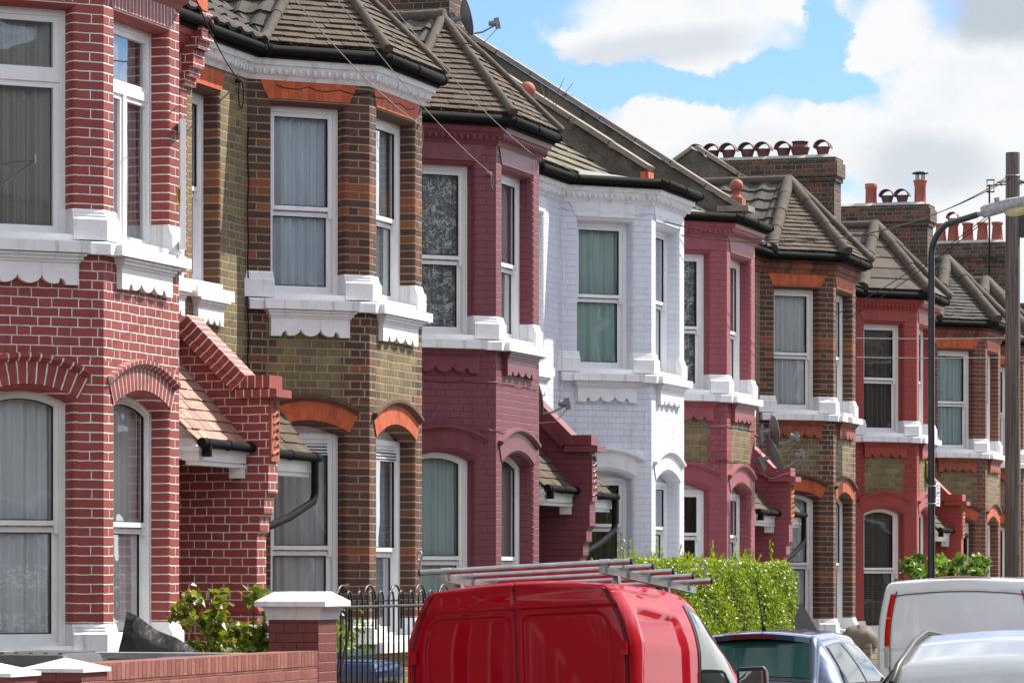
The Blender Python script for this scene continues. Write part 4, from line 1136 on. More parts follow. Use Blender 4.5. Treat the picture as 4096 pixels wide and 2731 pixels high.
mb = MB(); uvbox(mb, -.12, .12, -2.0, 6, -.3, .98); mb.build('brickwork', M['stonewall'], t)
mb = MB(); uvbox(mb, -.2, .2, -2.42, -2.0, -.3, 1.1)
mb.build('end_pier', M['stonewall'], t)
mb = MB(); rows = []
for i in range(9):
    a = PI/2*i/8
    rows.append([(.26*math.cos(a)**.7*math.cos(q)+.02*math.sin(3*q+i), -2.21+.26*math.cos(a)**.7*math.sin(q), 1.08+.24*math.sin(a)+.02*math.sin(5*q)) for q in np.linspace(0, 2*PI, 15)[:-1]])
mb.grid(rows, 0, True, closed=True); mb.build('rounded_stone', M['stonewall'], t)

# railings
t = thing('railings', 'black iron hoop-topped railings along the front garden beside the big pier', 'railings', (1.85, 28.6, gz(28.6)))
L0, L1 = -1.15, 3.2; k = 0; y = L0
rl = MB()
for z in (.22, 1.49): rl.tube([(0, L0, z), (0, L1, z)], .013, 6)
rl.tube([(-.02, L0, 1.535), (-.02, L1, 1.535)], .008, 6)
rl.build('rail', M['black'], t)
while y < L1-.2:
    b = MB(); r = .0635
    b.tube([(0, y, .1), (0, y, 1.54)] + [(0, y+r-r*math.cos(a), 1.54+r*1.15*math.sin(a)) for a in np.linspace(.3, PI-.3, 8)] + [(0, y+2*r, 1.54), (0, y+2*r, .1)], .0085, 6)
    b.build('hooped_bar', M['black'], t); y += .254
y = L0+.1
while y < L1-.5:
    b = MB(); r = .16
    b.tube([(-.035, y, 1.3), (-.035, y, 1.5)] + [(-.035, y+r-r*math.cos(a), 1.5+r*math.sin(a)) for a in np.linspace(.2, PI-.2, 10)] + [(-.035, y+2*r, 1.5), (-.035, y+2*r, 1.3)], .0095, 6)
    b.build('large_hoop', M['black'], t); y += .635

# bins
M['binblack'] = plain('black_bin_plastic', (.018, .019, .021), .42, .1, 6); M['bingrey'] = plain('grey_bin_plastic', (.085, .09, .095), .45, .1, 6)
M['binblue'] = plain('blue_bin_plastic', (.035, .075, .19), .4, .1, 6); M['plastic'] = plain('black_plastic_sheet', (.010, .010, .011), .38, .2, 3, .03, 6, Specular_IOR_Level=.3)
def bin_(label, x, y, rz, body, lid, H=1.07):
    t = thing('wheelie_bin', label, 'bin', (x, y, gz(y)), (0, 0, rz), 'wheelie bins in the front gardens')
    def rr(hx, hy, z, r=.06):
        return [(sx*(hx-r)+r*math.cos(a)*1, sy*(hy-r)+r*math.sin(a), z) for sx, sy, a0 in ((1, 1, 0), (-1, 1, PI/2), (-1, -1, PI), (1, -1, 1.5*PI)) for a in (a0+.1, a0+PI/4, a0+PI/2-.1)]
    mb = MB(); mb.loft([rr(.22, .26, .03), rr(.27, .34, H-.12), rr(.295, .37, H-.12), rr(.295, .37, H-.07)]); mb.build('body', M[body], t)
    mb = MB(); mb.loft([rr(.30, .375, H-.07), rr(.30, .375, H-.03), rr(.28, .35, H+.03), rr(.20, .25, H+.055, .1)], smooth=False)
    mb.tube([(-.29, .39, H-.03), (.29, .39, H-.03)], .022, 8)
    for i in range(5): mb.box(-.25+i*.115, -.22+i*.115, -.30, .30, H-.02, H+.05)
    mb.build('lid', M[lid], t)
    for s in (-1, 1):
        mb = MB(); mb.tube([(s*.24, .30, .1), (s*.29, .30, .1)], .1, 14); mb.build('wheel', M['black'], t)
bin_('grey wheelie bin with ribbed grey lid, behind the two low pyramid caps', .47, 25.1, 0.0, 'bingrey', 'bingrey', 1.09)
bin_('black wheelie bin with plain black lid, in front of the grey dividing wall', 1.27, 24.85, 0.05, 'binblack', 'binblack', 1.03)
bin_('wheelie bin with a blue lid tucked behind the low red wall', 1.50, 25.5, 1.57, 'binblack', 'binblue', 1.05)
bin_('wheelie bin with a dark blue lid behind the black railings', 1.15, 29.75, 1.5, 'bingrey', 'binblue', .98)
bin_('black wheelie bin with its lid tipped open, behind the blue car', 1.3, 46.9, .3, 'binblack', 'binblue', 1.0)
bin_('wheelie bin with blue lid in the shade beside the white van', 1.2, 51.2, .1, 'binblack', 'binblue', 1.05)
mb = MB(); mb.obox((1.05, 45.6, 1.02), (.52, .34, -.06), (-.2, .02, .36), (.02, -.03, .02)); tag(mb.build('bin_lid', M['binblack']), 'black sheet sticking up at a tilt behind the blue car', 'lid')

# draped black cover
t = thing('draped_cover', 'black plastic cover draped to a point below the red bay window', 'cover', (.75, 26.5, gz(26.5)))
mb = MB(); ap = Vector((-.26, 0, 1.44)); en = Vector((.85, .05, .98)); rows = []
for i in range(15):
    f = i/14; top = ap.lerp(en, f) + Vector((0, 0, -.05*math.sin(PI*f))); r = []
    for j in range(13):
        s = j/12*2-1; w = .40+.05*math.sin(f*7)
        fold = .025*math.sin(s*9+f*5)*abs(s)
        r.append((top.x + (-.12*abs(s)**1.3 if i == 0 else -.05*abs(s)*(1-f)) + fold*.4, top.y + s*w, top.z + .012*math.sin(f*21+s*3) - (top.z-.55)*abs(s)**.85 + fold))
    rows.append(r)
mb.grid(rows, 0, True)
mb.poly([rows[0][j] for j in range(13)])
mb.build('sheet', M['plastic'], t)
g = MB(); A = [Vector(rows[0][j]) + Vector((-.0, -.01, 0)) for j in range(2, 6)]
g.grid([[Vector(rows[i][j]) + Vector((0, -.012, .006)) for j in range(1, 5)] for i in range(0, 6)]); g.build('clear_window', plain('clear_film', (.10, .10, .11), .08, .3, 8, .01, 9), t)

# plants
def leafmat(name, cols, trans=.35, rough=.38):
    m, nt, o = newmat(name); u, v, _ = sep(nt, uvmap(nt))
    c = ramp(nt, u, [(i/(len(cols)-1), q) for i, q in enumerate(cols)])
    b = nt.nodes.new('ShaderNodeBsdfPrincipled'); put(nt, c, b.inputs['Base Color']); b.inputs['Roughness'].default_value = rough
    tr = nt.nodes.new('ShaderNodeBsdfTranslucent'); put(nt, mixc(nt, 1.0, c, (1.3, 1.25, .5), 'MULTIPLY'), tr.inputs[0])
    mx = nt.nodes.new('ShaderNodeMixShader'); mx.inputs[0].default_value = trans
    nt.links.new(b.outputs[0], mx.inputs[1]); nt.links.new(tr.outputs[0], mx.inputs[2]); nt.links.new(mx.outputs[0], o.inputs['Surface']); return m
M['privet'] = leafmat('privet_leaf', [(.024, .05, .007), (.085, .15, .008), (.17, .25, .010), (.28, .37, .016)], .4)
M['shrub'] = leafmat('shrub_leaf', [(.03, .055, .010), (.08, .13, .014), (.15, .21, .018), (.25, .28, .03), (.32, .20, .035)], .4)
M['bright'] = leafmat('bright_leaf', [(.04, .09, .015), (.09, .18, .02), (.15, .28, .03), (.21, .36, .04)], .4)
M['twig'] = plain('twig', (.10, .065, .04), .8, .3, 9)
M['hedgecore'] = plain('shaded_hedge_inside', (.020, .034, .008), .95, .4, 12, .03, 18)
def leaf(mb, p, n, up, ln, w, rv):
    n = n.normalized(); a = up - n*up.dot(n)
    if a.length < 1e-3: a = n.orthogonal()
    a.normalize(); b = n.cross(a)
    q = [p - a*ln*.5, p + b*w*.5 + n*w*.12 - a*ln*.05, p + a*ln*.5, p - b*w*.5 + n*w*.12 - a*ln*.05]
    mb.poly([q[0], q[1], q[2]], [rv]*3); mb.poly([q[0], q[2], q[3]], [rv]*3)
def rdir(): 
    while True:
        v = Vector((R.uniform(-1, 1), R.uniform(-1, 1), R.uniform(-1, 1)))
        if .05 < v.length < 1: return v.normalized()
def hedge(label, x0, x1, y0, y1, zt, n):
    t = thing('privet_hedge', label, 'hedge', ((x0+x1)/2, (y0+y1)/2, gz(y0)))
    cx, cy = (x0+x1)/2, (y0+y1)/2; c = MB(); e = .10
    c.box(x0-cx+e, x1-cx-e, y0-cy+e, y1-cy-e, 0, zt-e); c.build('dark_core', M['hedgecore'], t)  # solid box filling the hedge, inner shade put into its dark colour
    mb = MB(); hx, hy = (x1-x0)/2, (y1-y0)/2
    def bump_(a, b): return .03*math.sin(a*2.3+1)*math.sin(b*1.9) + .022*math.sin(a*5.1+b*4.3) + .014*math.sin(a*11-b*9)
    faces = [('top', 2*hx*2*hy), ('front', 2*hy*1.1), ('near', 2*hx*1.1), ('far', 2*hx*1.1)]; tot = sum(a for _, a in faces)
    for nm, ar in faces:
        for _ in range(int(n*ar/tot)):
            a, b = R.random(), R.random(); d = (R.random()**1.8)*.16 - .05
            if nm == 'top':
                nn = Vector((0, 0, 1)); x, yy = (a*2-1)*hx, (b*2-1)*hy; p = Vector((x, yy, zt - d + bump_(x*2, yy)))
            elif nm == 'front':
                nn = Vector((1, 0, 0)); yy, z = (a*2-1)*hy, zt - b*1.1; p = Vector((hx - d + bump_(yy, z*2), yy, z))
            elif nm == 'near':
                nn = Vector((0, -1, 0)); x, z = (a*2-1)*hx, zt - b*1.1; p = Vector((x, -hy + d + bump_(x*2, z*2), z))
            else:
                nn = Vector((0, 1, 0)); x, z = (a*2-1)*hx, zt - b*1.1; p = Vector((x, hy - d + bump_(x*2, z*2), z))
            cr = max(0, abs(p.x)/hx-.8)*.12 + max(0, abs(p.y)/hy-.93)*.5
            if p.z > zt-.25: p.z -= cr
            up = (Vector((0, 0, 1)) + rdir()*.9).normalized()
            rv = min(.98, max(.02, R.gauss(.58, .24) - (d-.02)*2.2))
            leaf(mb, p, nn + rdir()*1.1 + Vector((0, 0, .25)), up, R.uniform(.030, .052), R.uniform(.016, .026), (rv, 0))
    for _ in range(60):                                     # untrimmed shoots
        x, yy = R.uniform(-hx, hx), R.uniform(-hy, hy)*.98; h = R.uniform(.06, .20)*(1.5 if R.random() < .25 else 1)
        for k in range(int(h/.018)):
            z = zt + k*.02; q = R.random()*6.3
            leaf(mb, Vector((x+.02*math.cos(q), yy+.02*math.sin(q), z+bump_(x*2, yy))), Vector((math.cos(q), math.sin(q), .4)), Vector((math.cos(q)*.5, math.sin(q)*.5, 1)), .055, .024, (R.uniform(.6, .98), 0))
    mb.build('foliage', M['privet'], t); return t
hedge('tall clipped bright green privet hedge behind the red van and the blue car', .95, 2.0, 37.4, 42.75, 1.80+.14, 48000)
def bush(name, label, c, r, n, mat, lsz, stems=7, zmin=0.2, cat='bush'):
    t = thing(name, label, cat, (c[0], c[1], gz(c[1])))
    s = MB(); mb = MB(); h = c[2]
    tips = []
    for k in range(stems):
        q = R.random()*6.3; e = Vector((math.cos(q)*r[0]*R.uniform(.3, .9), math.sin(q)*r[1]*R.uniform(.3, .9), h + r[2]*R.uniform(.2, 1.15)))
        m = Vector((e.x*.4, e.y*.4, h*.6)); pts = [Vector((0, 0, 0)), m, (m+e)/2 + rdir()*.06, e]
        s.tube(pts, [.014, .010, .007, .004], 6); tips.append(pts)
    s.build('stems', M['twig'], t)
    cl = [Vector((R.gauss(0, .42)*r[0], R.gauss(0, .42)*r[1], h + R.gauss(0, .40)*r[2])) for _ in range(26)] + [p for q in tips for p in q[2:]]
    for _ in range(n):
        p = R.choice(cl) + rdir()*R.uniform(.01, .13)*1.0
        if p.z < zmin: continue
        rv = min(.98, max(.02, R.gauss(.45, .22)))
        leaf(mb, p, rdir() + Vector((.3, -.2, .8)), Vector((0, 0, -.3)) + rdir(), lsz*R.uniform(.75, 1.3), lsz*R.uniform(.55, .8), (rv, 0))
    mb.build('leaves', M[mat], t); return t
bush('garden_shrub', 'glossy-leaved garden shrub growing beside the big red gate pier', (1.15, 27.3, 1.15), (.60, .5, .38), 1500, 'shrub', .085)
bush('garden_shrub', 'thin leafy shoots rising behind the white cap of the big pier', (1.62, 27.95, 1.40), (.32, .3, .22), 70, 'shrub', .07, 5, 1.2)
bush('garden_bush', 'bright leafy bush behind the white van, by the lamp post', (1.35, 56.2, 1.95), (.65, 2.8, .34), 3800, 'bright', .10, 18, .8)
t = thing('planter', 'green trough planter of small plants behind the railings', 'planter', (.55, 31.0, gz(31)))
mb = MB(); mb.loft([[(-.16, -.42, .80), (.16, -.42, .80), (.16, .42, .80), (-.16, .42, .80)], [(-.2, -.46, 1.08), (.2, -.46, 1.08), (.2, .46, 1.08), (-.2, .46, 1.08)]])
mb.box(-.22, .22, -.48, .48, 1.06, 1.10); mb.build('trough', plain('green_trough', (.03, .075, .065), .5), t)
mb = MB()
for _ in range(420): leaf(mb, Vector((R.uniform(-.22, .22), R.uniform(-.46, .46), 1.1 + R.random()**1.4*.28)), rdir() + Vector((.3, 0, .6)), Vector((0, 0, 1)) + rdir()*.6, .06, .03, (R.random(), 0))
mb.build('plants', M['bright'], t)
mb = MB(); mb.box(.25, .85, 30.2, 31.8, -.2, .79); tag(mb.build('stand_wall', M['white']), 'low white block carrying the planter behind the railings', 'low wall')

# lamp post
t = thing('street_lamp', 'dark street lamp post with grey lantern reaching over the road', 'street lamp', (2.16, 50.43, gz(50.4)))
zb = -gz(50.4); mb = MB(); ZA_ = 6.05 + zb
arc = [(0, 0, -.1), (0, 0, 1.5)]
mb.tube([(0, 0, -.1), (0, 0, 1.9)], .072, 14)
mb.tube([(0, 0, 1.9), (0, 0, 2.6)], [.052, .047], 14)
tp = [(0, 0, 1.9), (0, 0, 4), (0, 0, ZA_)] + [(.36*(1-math.cos(a)), 0, ZA_+.36*math.sin(a)*1.35) for a in np.linspace(.15, 1.17, 8)]
e = tp[-1]; tp += [(e[0]+.42, 0, e[2]+.12)]
mb.tube(tp, [.050, .046, .043] + [.043]*9, 14)
mb.build('pole', plain('blue_black_paint', (.014, .017, .022), .35, .15, 6), t)
hd = MB(); h0 = Vector(tp[-1]); ax = Vector((1, 0, .20)).normalized(); nz = Vector((-.2, 0, 1)).normalized(); yv = Vector((0, 1, 0))
def hsec(s, hw, up, dn): return [h0 + ax*s + yv*a + nz*b for a, b in ((-hw, -dn), (-hw*1.05, 0), (-hw*.8, up*.8), (0, up), (hw*.8, up*.8), (hw*1.05, 0), (hw, -dn))]
hd.tube([h0 - ax*.05, h0 + ax*.10], .035, 12)
hd.loft([hsec(.06, .07, .09, .05), hsec(.12, .10, .11, .055), hsec(.45, .13, .125, .035), hsec(.72, .13, .10, .03), hsec(.80, .09, .05, .02)], smooth=False)
hd.tube([h0 + ax*.30 + nz*.115, h0 + ax*.30 + nz*.165], .04, 12)
hd.build('lantern_housing', plain('pitted_grey_aluminium', (.25, .255, .26), .6, .3, 18, .006, 60, grime=((.06, .06, .055), .55, .6)), t)
gl = MB(); rows = []
for i in range(8):
    f = i/7; rows.append([h0 + ax*(.36+.40*(.5-.5*math.cos(PI*q/12))) + yv*(.11*math.sin(PI*q/12)**.7*math.cos(PI*f)) - nz*(.03 + .115*math.sin(PI*q/12)**.6*math.sin(PI*f)) for q in range(13)])
gl.grid(rows); gl.build('diffuser_bowl', plain('yellowed_plastic_bowl', (.50, .46, .24), .25, .1, 5), t)
sg = MB(); sz = 2.97+zb
sg.box(.055, .065, .02, .29, sz-.32, sz); so_ = sg.build('parking_sign', plain('white_sign', (.72, .73, .74), .4, .03, 5), t)
sb = MB(); sb.box(.064, .068, .05, .115, sz-.19, sz-.12); sb.build('blue_panel', plain('sign_blue', (.03, .06, .35), .4), so_)
sk = MB()
for (ya, za, w_, h_) in ((.05, .03, .09, .03), (.17, .02, .09, .025), (.15, .07, .10, .02), (.06, .075, .05, .03), (.14, .115, .12, .04), (.16, .175, .09, .02), (.07, .23, .14, .02), (.06, .27, .08, .025), (.17, .275, .08, .02)):
    sk.box(.064, .067, ya, ya+w_, sz-za-h_, sz-za)
sk.build('sign_marks', M['black'], so_)
for zz in (sz-.05, sz-.29):
    st_ = MB(); st_.tube([(.078*math.cos(a), .078*math.sin(a), zz) for a in np.linspace(0, 2*PI, 17)], .006, 6)
    st_.build('sign_clip', M['galv'], so_)

# telegraph pole
t = thing('telegraph_pole', 'tall weathered wooden telegraph pole at the right edge', 'utility pole', (2.13, 57.2, gz(57.2)))
m, nt, o = newmat('weathered_pole_wood'); cco = objco(nt); sx, sy, sz_ = sep(nt, cco)
gr_ = noise(nt, comb(nt, sx*30.0, sy*30.0, sz_*0.9), 1.0, 6, .65)
kn = noise(nt, comb(nt, sx*9.0, sy*9.0, sz_*2.5), 1.0, 3)
cw = ramp(nt, gr_, [(.3, (.034, .026, .022)), (.5, (.105, .083, .072)), (.72, (.20, .165, .145))])
cw = mixc(nt, kn.sstep(.62, .72, 0, .8), cw, (.02, .014, .01))
princ(nt, o, cw, .85, bump(nt, gr_, .02)); M['polewood'] = m
mb = MB(); zp = -gz(57.2)
mb.tube([(0, 0, -.3), (0, 0, 2), (0, 0, 5), (0, 0, 8.21+zp)], [.130, .126, .118, .109], 20); mb.build('shaft', M['polewood'], t)
mb = MB(); z = 7.85+zp
mb.tube([(.115*math.cos(a), .115*math.sin(a), z) for a in np.linspace(0, 2*PI, 21)], .010, 6)
mb.tube([(.11, 0, z-.08), (.22, -.03, z-.10), (.24, -.03, z-.14)], .022, 8); mb.tube([(-.11, 0, z-.08), (-.24, 0, z-.09)], .020, 8)
mb.build('cable_clamp', M['galv'], t)
mb = MB(); mb.box(.115, .19, -.02, .10, 6.9+zp, 7.5+zp); mb.build('junction_box', M['binblack'], t)
for zz in (4.2, 5.0, 3.1, 2.4):
    mb = MB(); mb.tube([(.1, 0, zz+zp+.0), (.28, 0, zz+zp+.01), (.29, 0, zz+zp+.05)], .011, 6)
    mb.build('climbing_step', M['galv'], t)
mb = MB(); mb.box(-.03, .03, -.1345, -.126, 1.3+zp, 1.42+zp); mb.build('number_plate', M['white'], t)

# overhead wires
def wire(label, a, b, sag, r=.0038, mat='wire', coil=None, n=24):
    a, b = Vector(a), Vector(b); mb = MB(); mid = (a+b)/2
    pts = [a.lerp(b, i/n) - mid - Vector((0, 0, sag*4*(i/n)*(1-i/n))) for i in range(n+1)]
    mb.tube(pts, r, 6)
    if coil:
        c = b - mid
        mb.tube([c + Vector((.012, coil*.6*math.cos(q)-.0, -coil*1.2+coil*1.3*math.sin(q))) for q in np.linspace(PI/2, 2.4*PI, 22)], r*.9, 6)
        mb.tube([c, c + Vector((-.12, 0, .03))], .02, 6)
    o = mb.build('overhead_wire', M[mat], loc=mid); tag(o, label, 'cable', 'overhead phone wires'); return o
def px(u, v, zc):
    """point a known distance down the camera axis, used only to read where the surveyed wires leave the frame"""
    f = 14900.; xc = (u-2048)/f*zc; h = 1.75 + (2285-v)/f*zc; c, s = math.cos(math.radians(17.3)), math.sin(math.radians(17.3))
    return (11.85 + xc*c - zc*s, xc*s + zc*c, h)
def far_end(u1, v1, u2, v2, zc, k=1.35):
    return px(u2 + (u1-u2)*k, v2 + (v1-v2)*k, zc)
wire('pale wire crossing the brown tiled roof to the bay corner of the brick house', far_end(1202, 0, 1663, 505, 25), (.02, 34.92, 6.17), .10, coil=.09)
wire('pale wire running down to the left pilaster of the maroon bay', far_end(1376, 0, 1959, 697, 26), (-.035, 37.415, 5.94), .12, coil=.06)
wire('pale wire running down across the maroon bay roof to its right corner', far_end(1576, 0, 2133, 630, 27), (.02, 38.84, 6.27), .12, coil=.06)
wire('dark wire dropping to the recess between the red bay and the brick bay', far_end(784, 0, 949, 418, 25), (-.86, 32.3, 6.30), .08, .006, 'dwire', coil=.10)
pt = Vector((2.1, 57.1, 7.85))
wire('upper dark wire from the wooden pole to the white house', pt, (.02, 44.3, 6.05), .55, .007, 'dwire')
wire('lower dark wire from the wooden pole to the white house', pt + Vector((0, 0, -.05)), (.02, 45.1, 5.95), .42, .007, 'dwire')
wire('dark wire from the wooden pole to the brown brick bay', pt + Vector((0, 0, -.35)), (.02, 54.1, 5.55), .10, .007, 'dwire')
wire('second dark wire from the wooden pole to the brown brick bay', pt + Vector((0, 0, -.38)), (.02, 54.6, 5.48), .08, .007, 'dwire')
q0 = Vector((3.0, 62.0, 6.3))
wire('pale upper wire crossing the street to the brown brick bay window', q0 + Vector((6, 4, .25)), (.02, 55.4, 5.28), .25, .008)
wire('pale lower wire crossing the street to the brown brick bay edge', q0 + Vector((6, 4, -.12)), (.02, 55.55, 5.0), .25, .008)

# dishes and small fixtures
dish('satellite_dish', 'grey satellite dish against the sky on the chimney behind the maroon house', (-1.62, 41.3, 8.20), (.86, .46, .22), .21)
dish('satellite_dish', 'dark satellite dish on the maroon house wall above its porch', (-.36, 40.0, 3.70), (.88, .45, .18), .20)
dish('satellite_dish', 'upper of two satellite dishes on the pink house corner', (.16, 49.35, 3.66), (.86, .50, .15), .19)
dish('satellite_dish', 'lower paler satellite dish of the two on the pink house corner', (.16, 49.30, 3.31), (.80, .42, .42), .23)
t = thing('alarm_box', 'yellow burglar alarm box on the bright red house', 'alarm box', (.02, 61.25, 3.45))
mb = MB(); mb.prism([(0, -.09, -.14), (0, .09, -.14), (0, .12, .1), (0, 0, .16), (0, -.12, .1)], (.07, 0, 0)); mb.build('case', plain('yellow_plastic', (.55, .36, .03), .4), t)
mb = MB(); mb.box(0, .06, -.06, .06, -.24, -.14); mb.build('strobe', M['binblack'], t)
# open casement and drying bracket on the first house
t = thing('open_casement', 'white casement window standing open at the right edge of the red bay', 'window', (-.06, 28.83, 4.35))
d = Vector((.30, -.42, 0)).normalized()*.5; d = Vector((.20, -.40, 0)); nn = Vector((.40, .20, 0)).normalized()*.045
mb = MB()
for o_, a_, z0, z1 in ((Vector(), d*.10, .05, 1.12), (d*.90, d*.10, .05, 1.12), (d*.10, d*.80, .05, .13), (d*.10, d*.80, 1.04, 1.12)):
    mb.obox(o_ + Vector((0, 0, z0)), a_, nn, (0, 0, z1-z0))
mb.build('casement_frame', M['frame'], t)
mb = MB(); mb.poly([d*.1 + nn*.5 + Vector((0, 0, .13)), d*.9 + nn*.5 + Vector((0, 0, .13)), d*.9 + nn*.5 + Vector((0, 0, 1.04)), d*.1 + nn*.5 + Vector((0, 0, 1.04))]); mb.build('pane', M['glass'], t)
mb = MB(); p = d*.95 - nn*.2; mb.tube([p + Vector((0, 0, .42)), p + Vector((.0, -.03, .45)), p + Vector((0, -.03, .56))], .012, 6); mb.obox(p + Vector((0, 0, .40)), (.02, 0, 0), (0, -.015, 0), (0, 0, .14)); mb.build('window_stay', M['brass'], t)
t = thing('drying_bracket', 'thin grey metal bracket outside the upper left window', 'bracket', (-.25, 26.55, 4.9))
mb = MB(); a = Vector((.02, 0, .0)); 
mb.tube([Vector((-.25, -.2, 0)), Vector((.12, -.38, .0))], .010, 6); mb.tube([Vector((-.25, -.2, -.16)), Vector((.12, -.38, -.01))], .010, 6); mb.tube([Vector((.12, -.38, -.02)), Vector((.12, -.38, .05))], .010, 6)
mb.build('bracket_arm', M['galv'], t)
# aerial on the far chimney
t = thing('television_aerial', 'thin television aerial on the far chimney beside the wooden pole', 'aerial', (-1.30, 74.6, 7.6))
mb = MB(); mb.tube([(0, 0, -.4), (0, 0, 1.95)], .018, 8); mb.build('mast', M['dwire'], t)
mb = MB(); mb.tube([(-.05, -.05, 1.92), (.75, .1, 1.97)], .014, 6)
for k in range(7): mb.tube([(.12+.1*k, -.09, 1.93), (.12+.1*k, .22, 1.94)], .007, 6)
for s in (-.12, .12): mb.box(-.06, .10, -.02, .05, 1.92+s-.01, 1.92+s+.01); mb.tube([(-.05, .01, 1.92), (-.05, .01, 1.92+s)], .008, 6); mb.tube([(.09, .01, 1.92), (.09, .01, 1.92+s)], .008, 6)
mb.build('aerial_array', M['dwire'], t)
# weed on the roof
t = thing('roof_weed', 'bare twiggy weed sprouting from the roof behind the ball finial', 'weed', (-2.1, 46.4, 7.55))
mb = MB()
for a in ((.0, 0, .5), (.18, .1, .62), (-.12, 0, .58), (.30, .1, .55)):
    mb.tube([(0, 0, 0), (a[0]*.3, a[1]*.3, a[2]*.5), a], [.010, .007, .003], 5)
mb.build('stems', M['twig'], t)
mb = MB()
for _ in range(26): leaf(mb, Vector((R.gauss(0, .05), R.gauss(0, .05), R.uniform(0, .28))), rdir(), rdir(), .06, .015, (.6, 0))
mb.build('leaves', M['bright'], t)
# ------------------------------------------------------------------ vehicles
def paint(name, c, metallic=0.0, rough=.28, coat=1.0, spec=.25):
    m, nt, o = newmat(name); co = objco(nt)
    n = noise(nt, co, 1.5, 3)
    princ(nt, o, mixc(nt, n.sstep(.3, .7), tuple(x*.93 for x in c), c), rough, None, Metallic=metallic, Coat_Weight=coat, Coat_Roughness=0.03, Specular_IOR_Level=spec); return m
M['red_paint'] = paint('red_van_paint', (.30, .001, .010), 0, .6, .45, .03)
M['white_paint'] = paint('white_van_paint', (.80, .81, .85), 0, .4)
M['blue_paint'] = paint('blue_car_paint', (.014, .034, .085), .4, .35)
M['silver_paint'] = paint('silver_car_paint', (.30, .32, .33), .35, .4, .6)
M['tyre'] = plain('tyre_rubber', (.02, .02, .02), .85, .1, 8); M['trimblack'] = plain('black_trim', (.012, .012, .012), .4, .1, 8)
M['redlens'] = plain('red_lens', (.55, .006, .008), .12, .05, 9); M['darklens'] = plain('dark_red_lens', (.10, .004, .006), .15, .05, 9); M['clearlens'] = plain('clear_lens', (.5, .48, .46), .15, .1, 9)
def carglass(name, c):
    m, nt, o = newmat(name); princ(nt, o, c, .02, None, Coat_Weight=0.0, IOR=1.33); return m
M['cglass'] = carglass('dark_car_glass', (.012, .016, .016)); M['gglass'] = carglass('green_tinted_glass', (.012, .055, .048))
M['mirrorglass'] = plain('mirror', (.7, .72, .74), .02, 0, 3, Metallic=1.0)

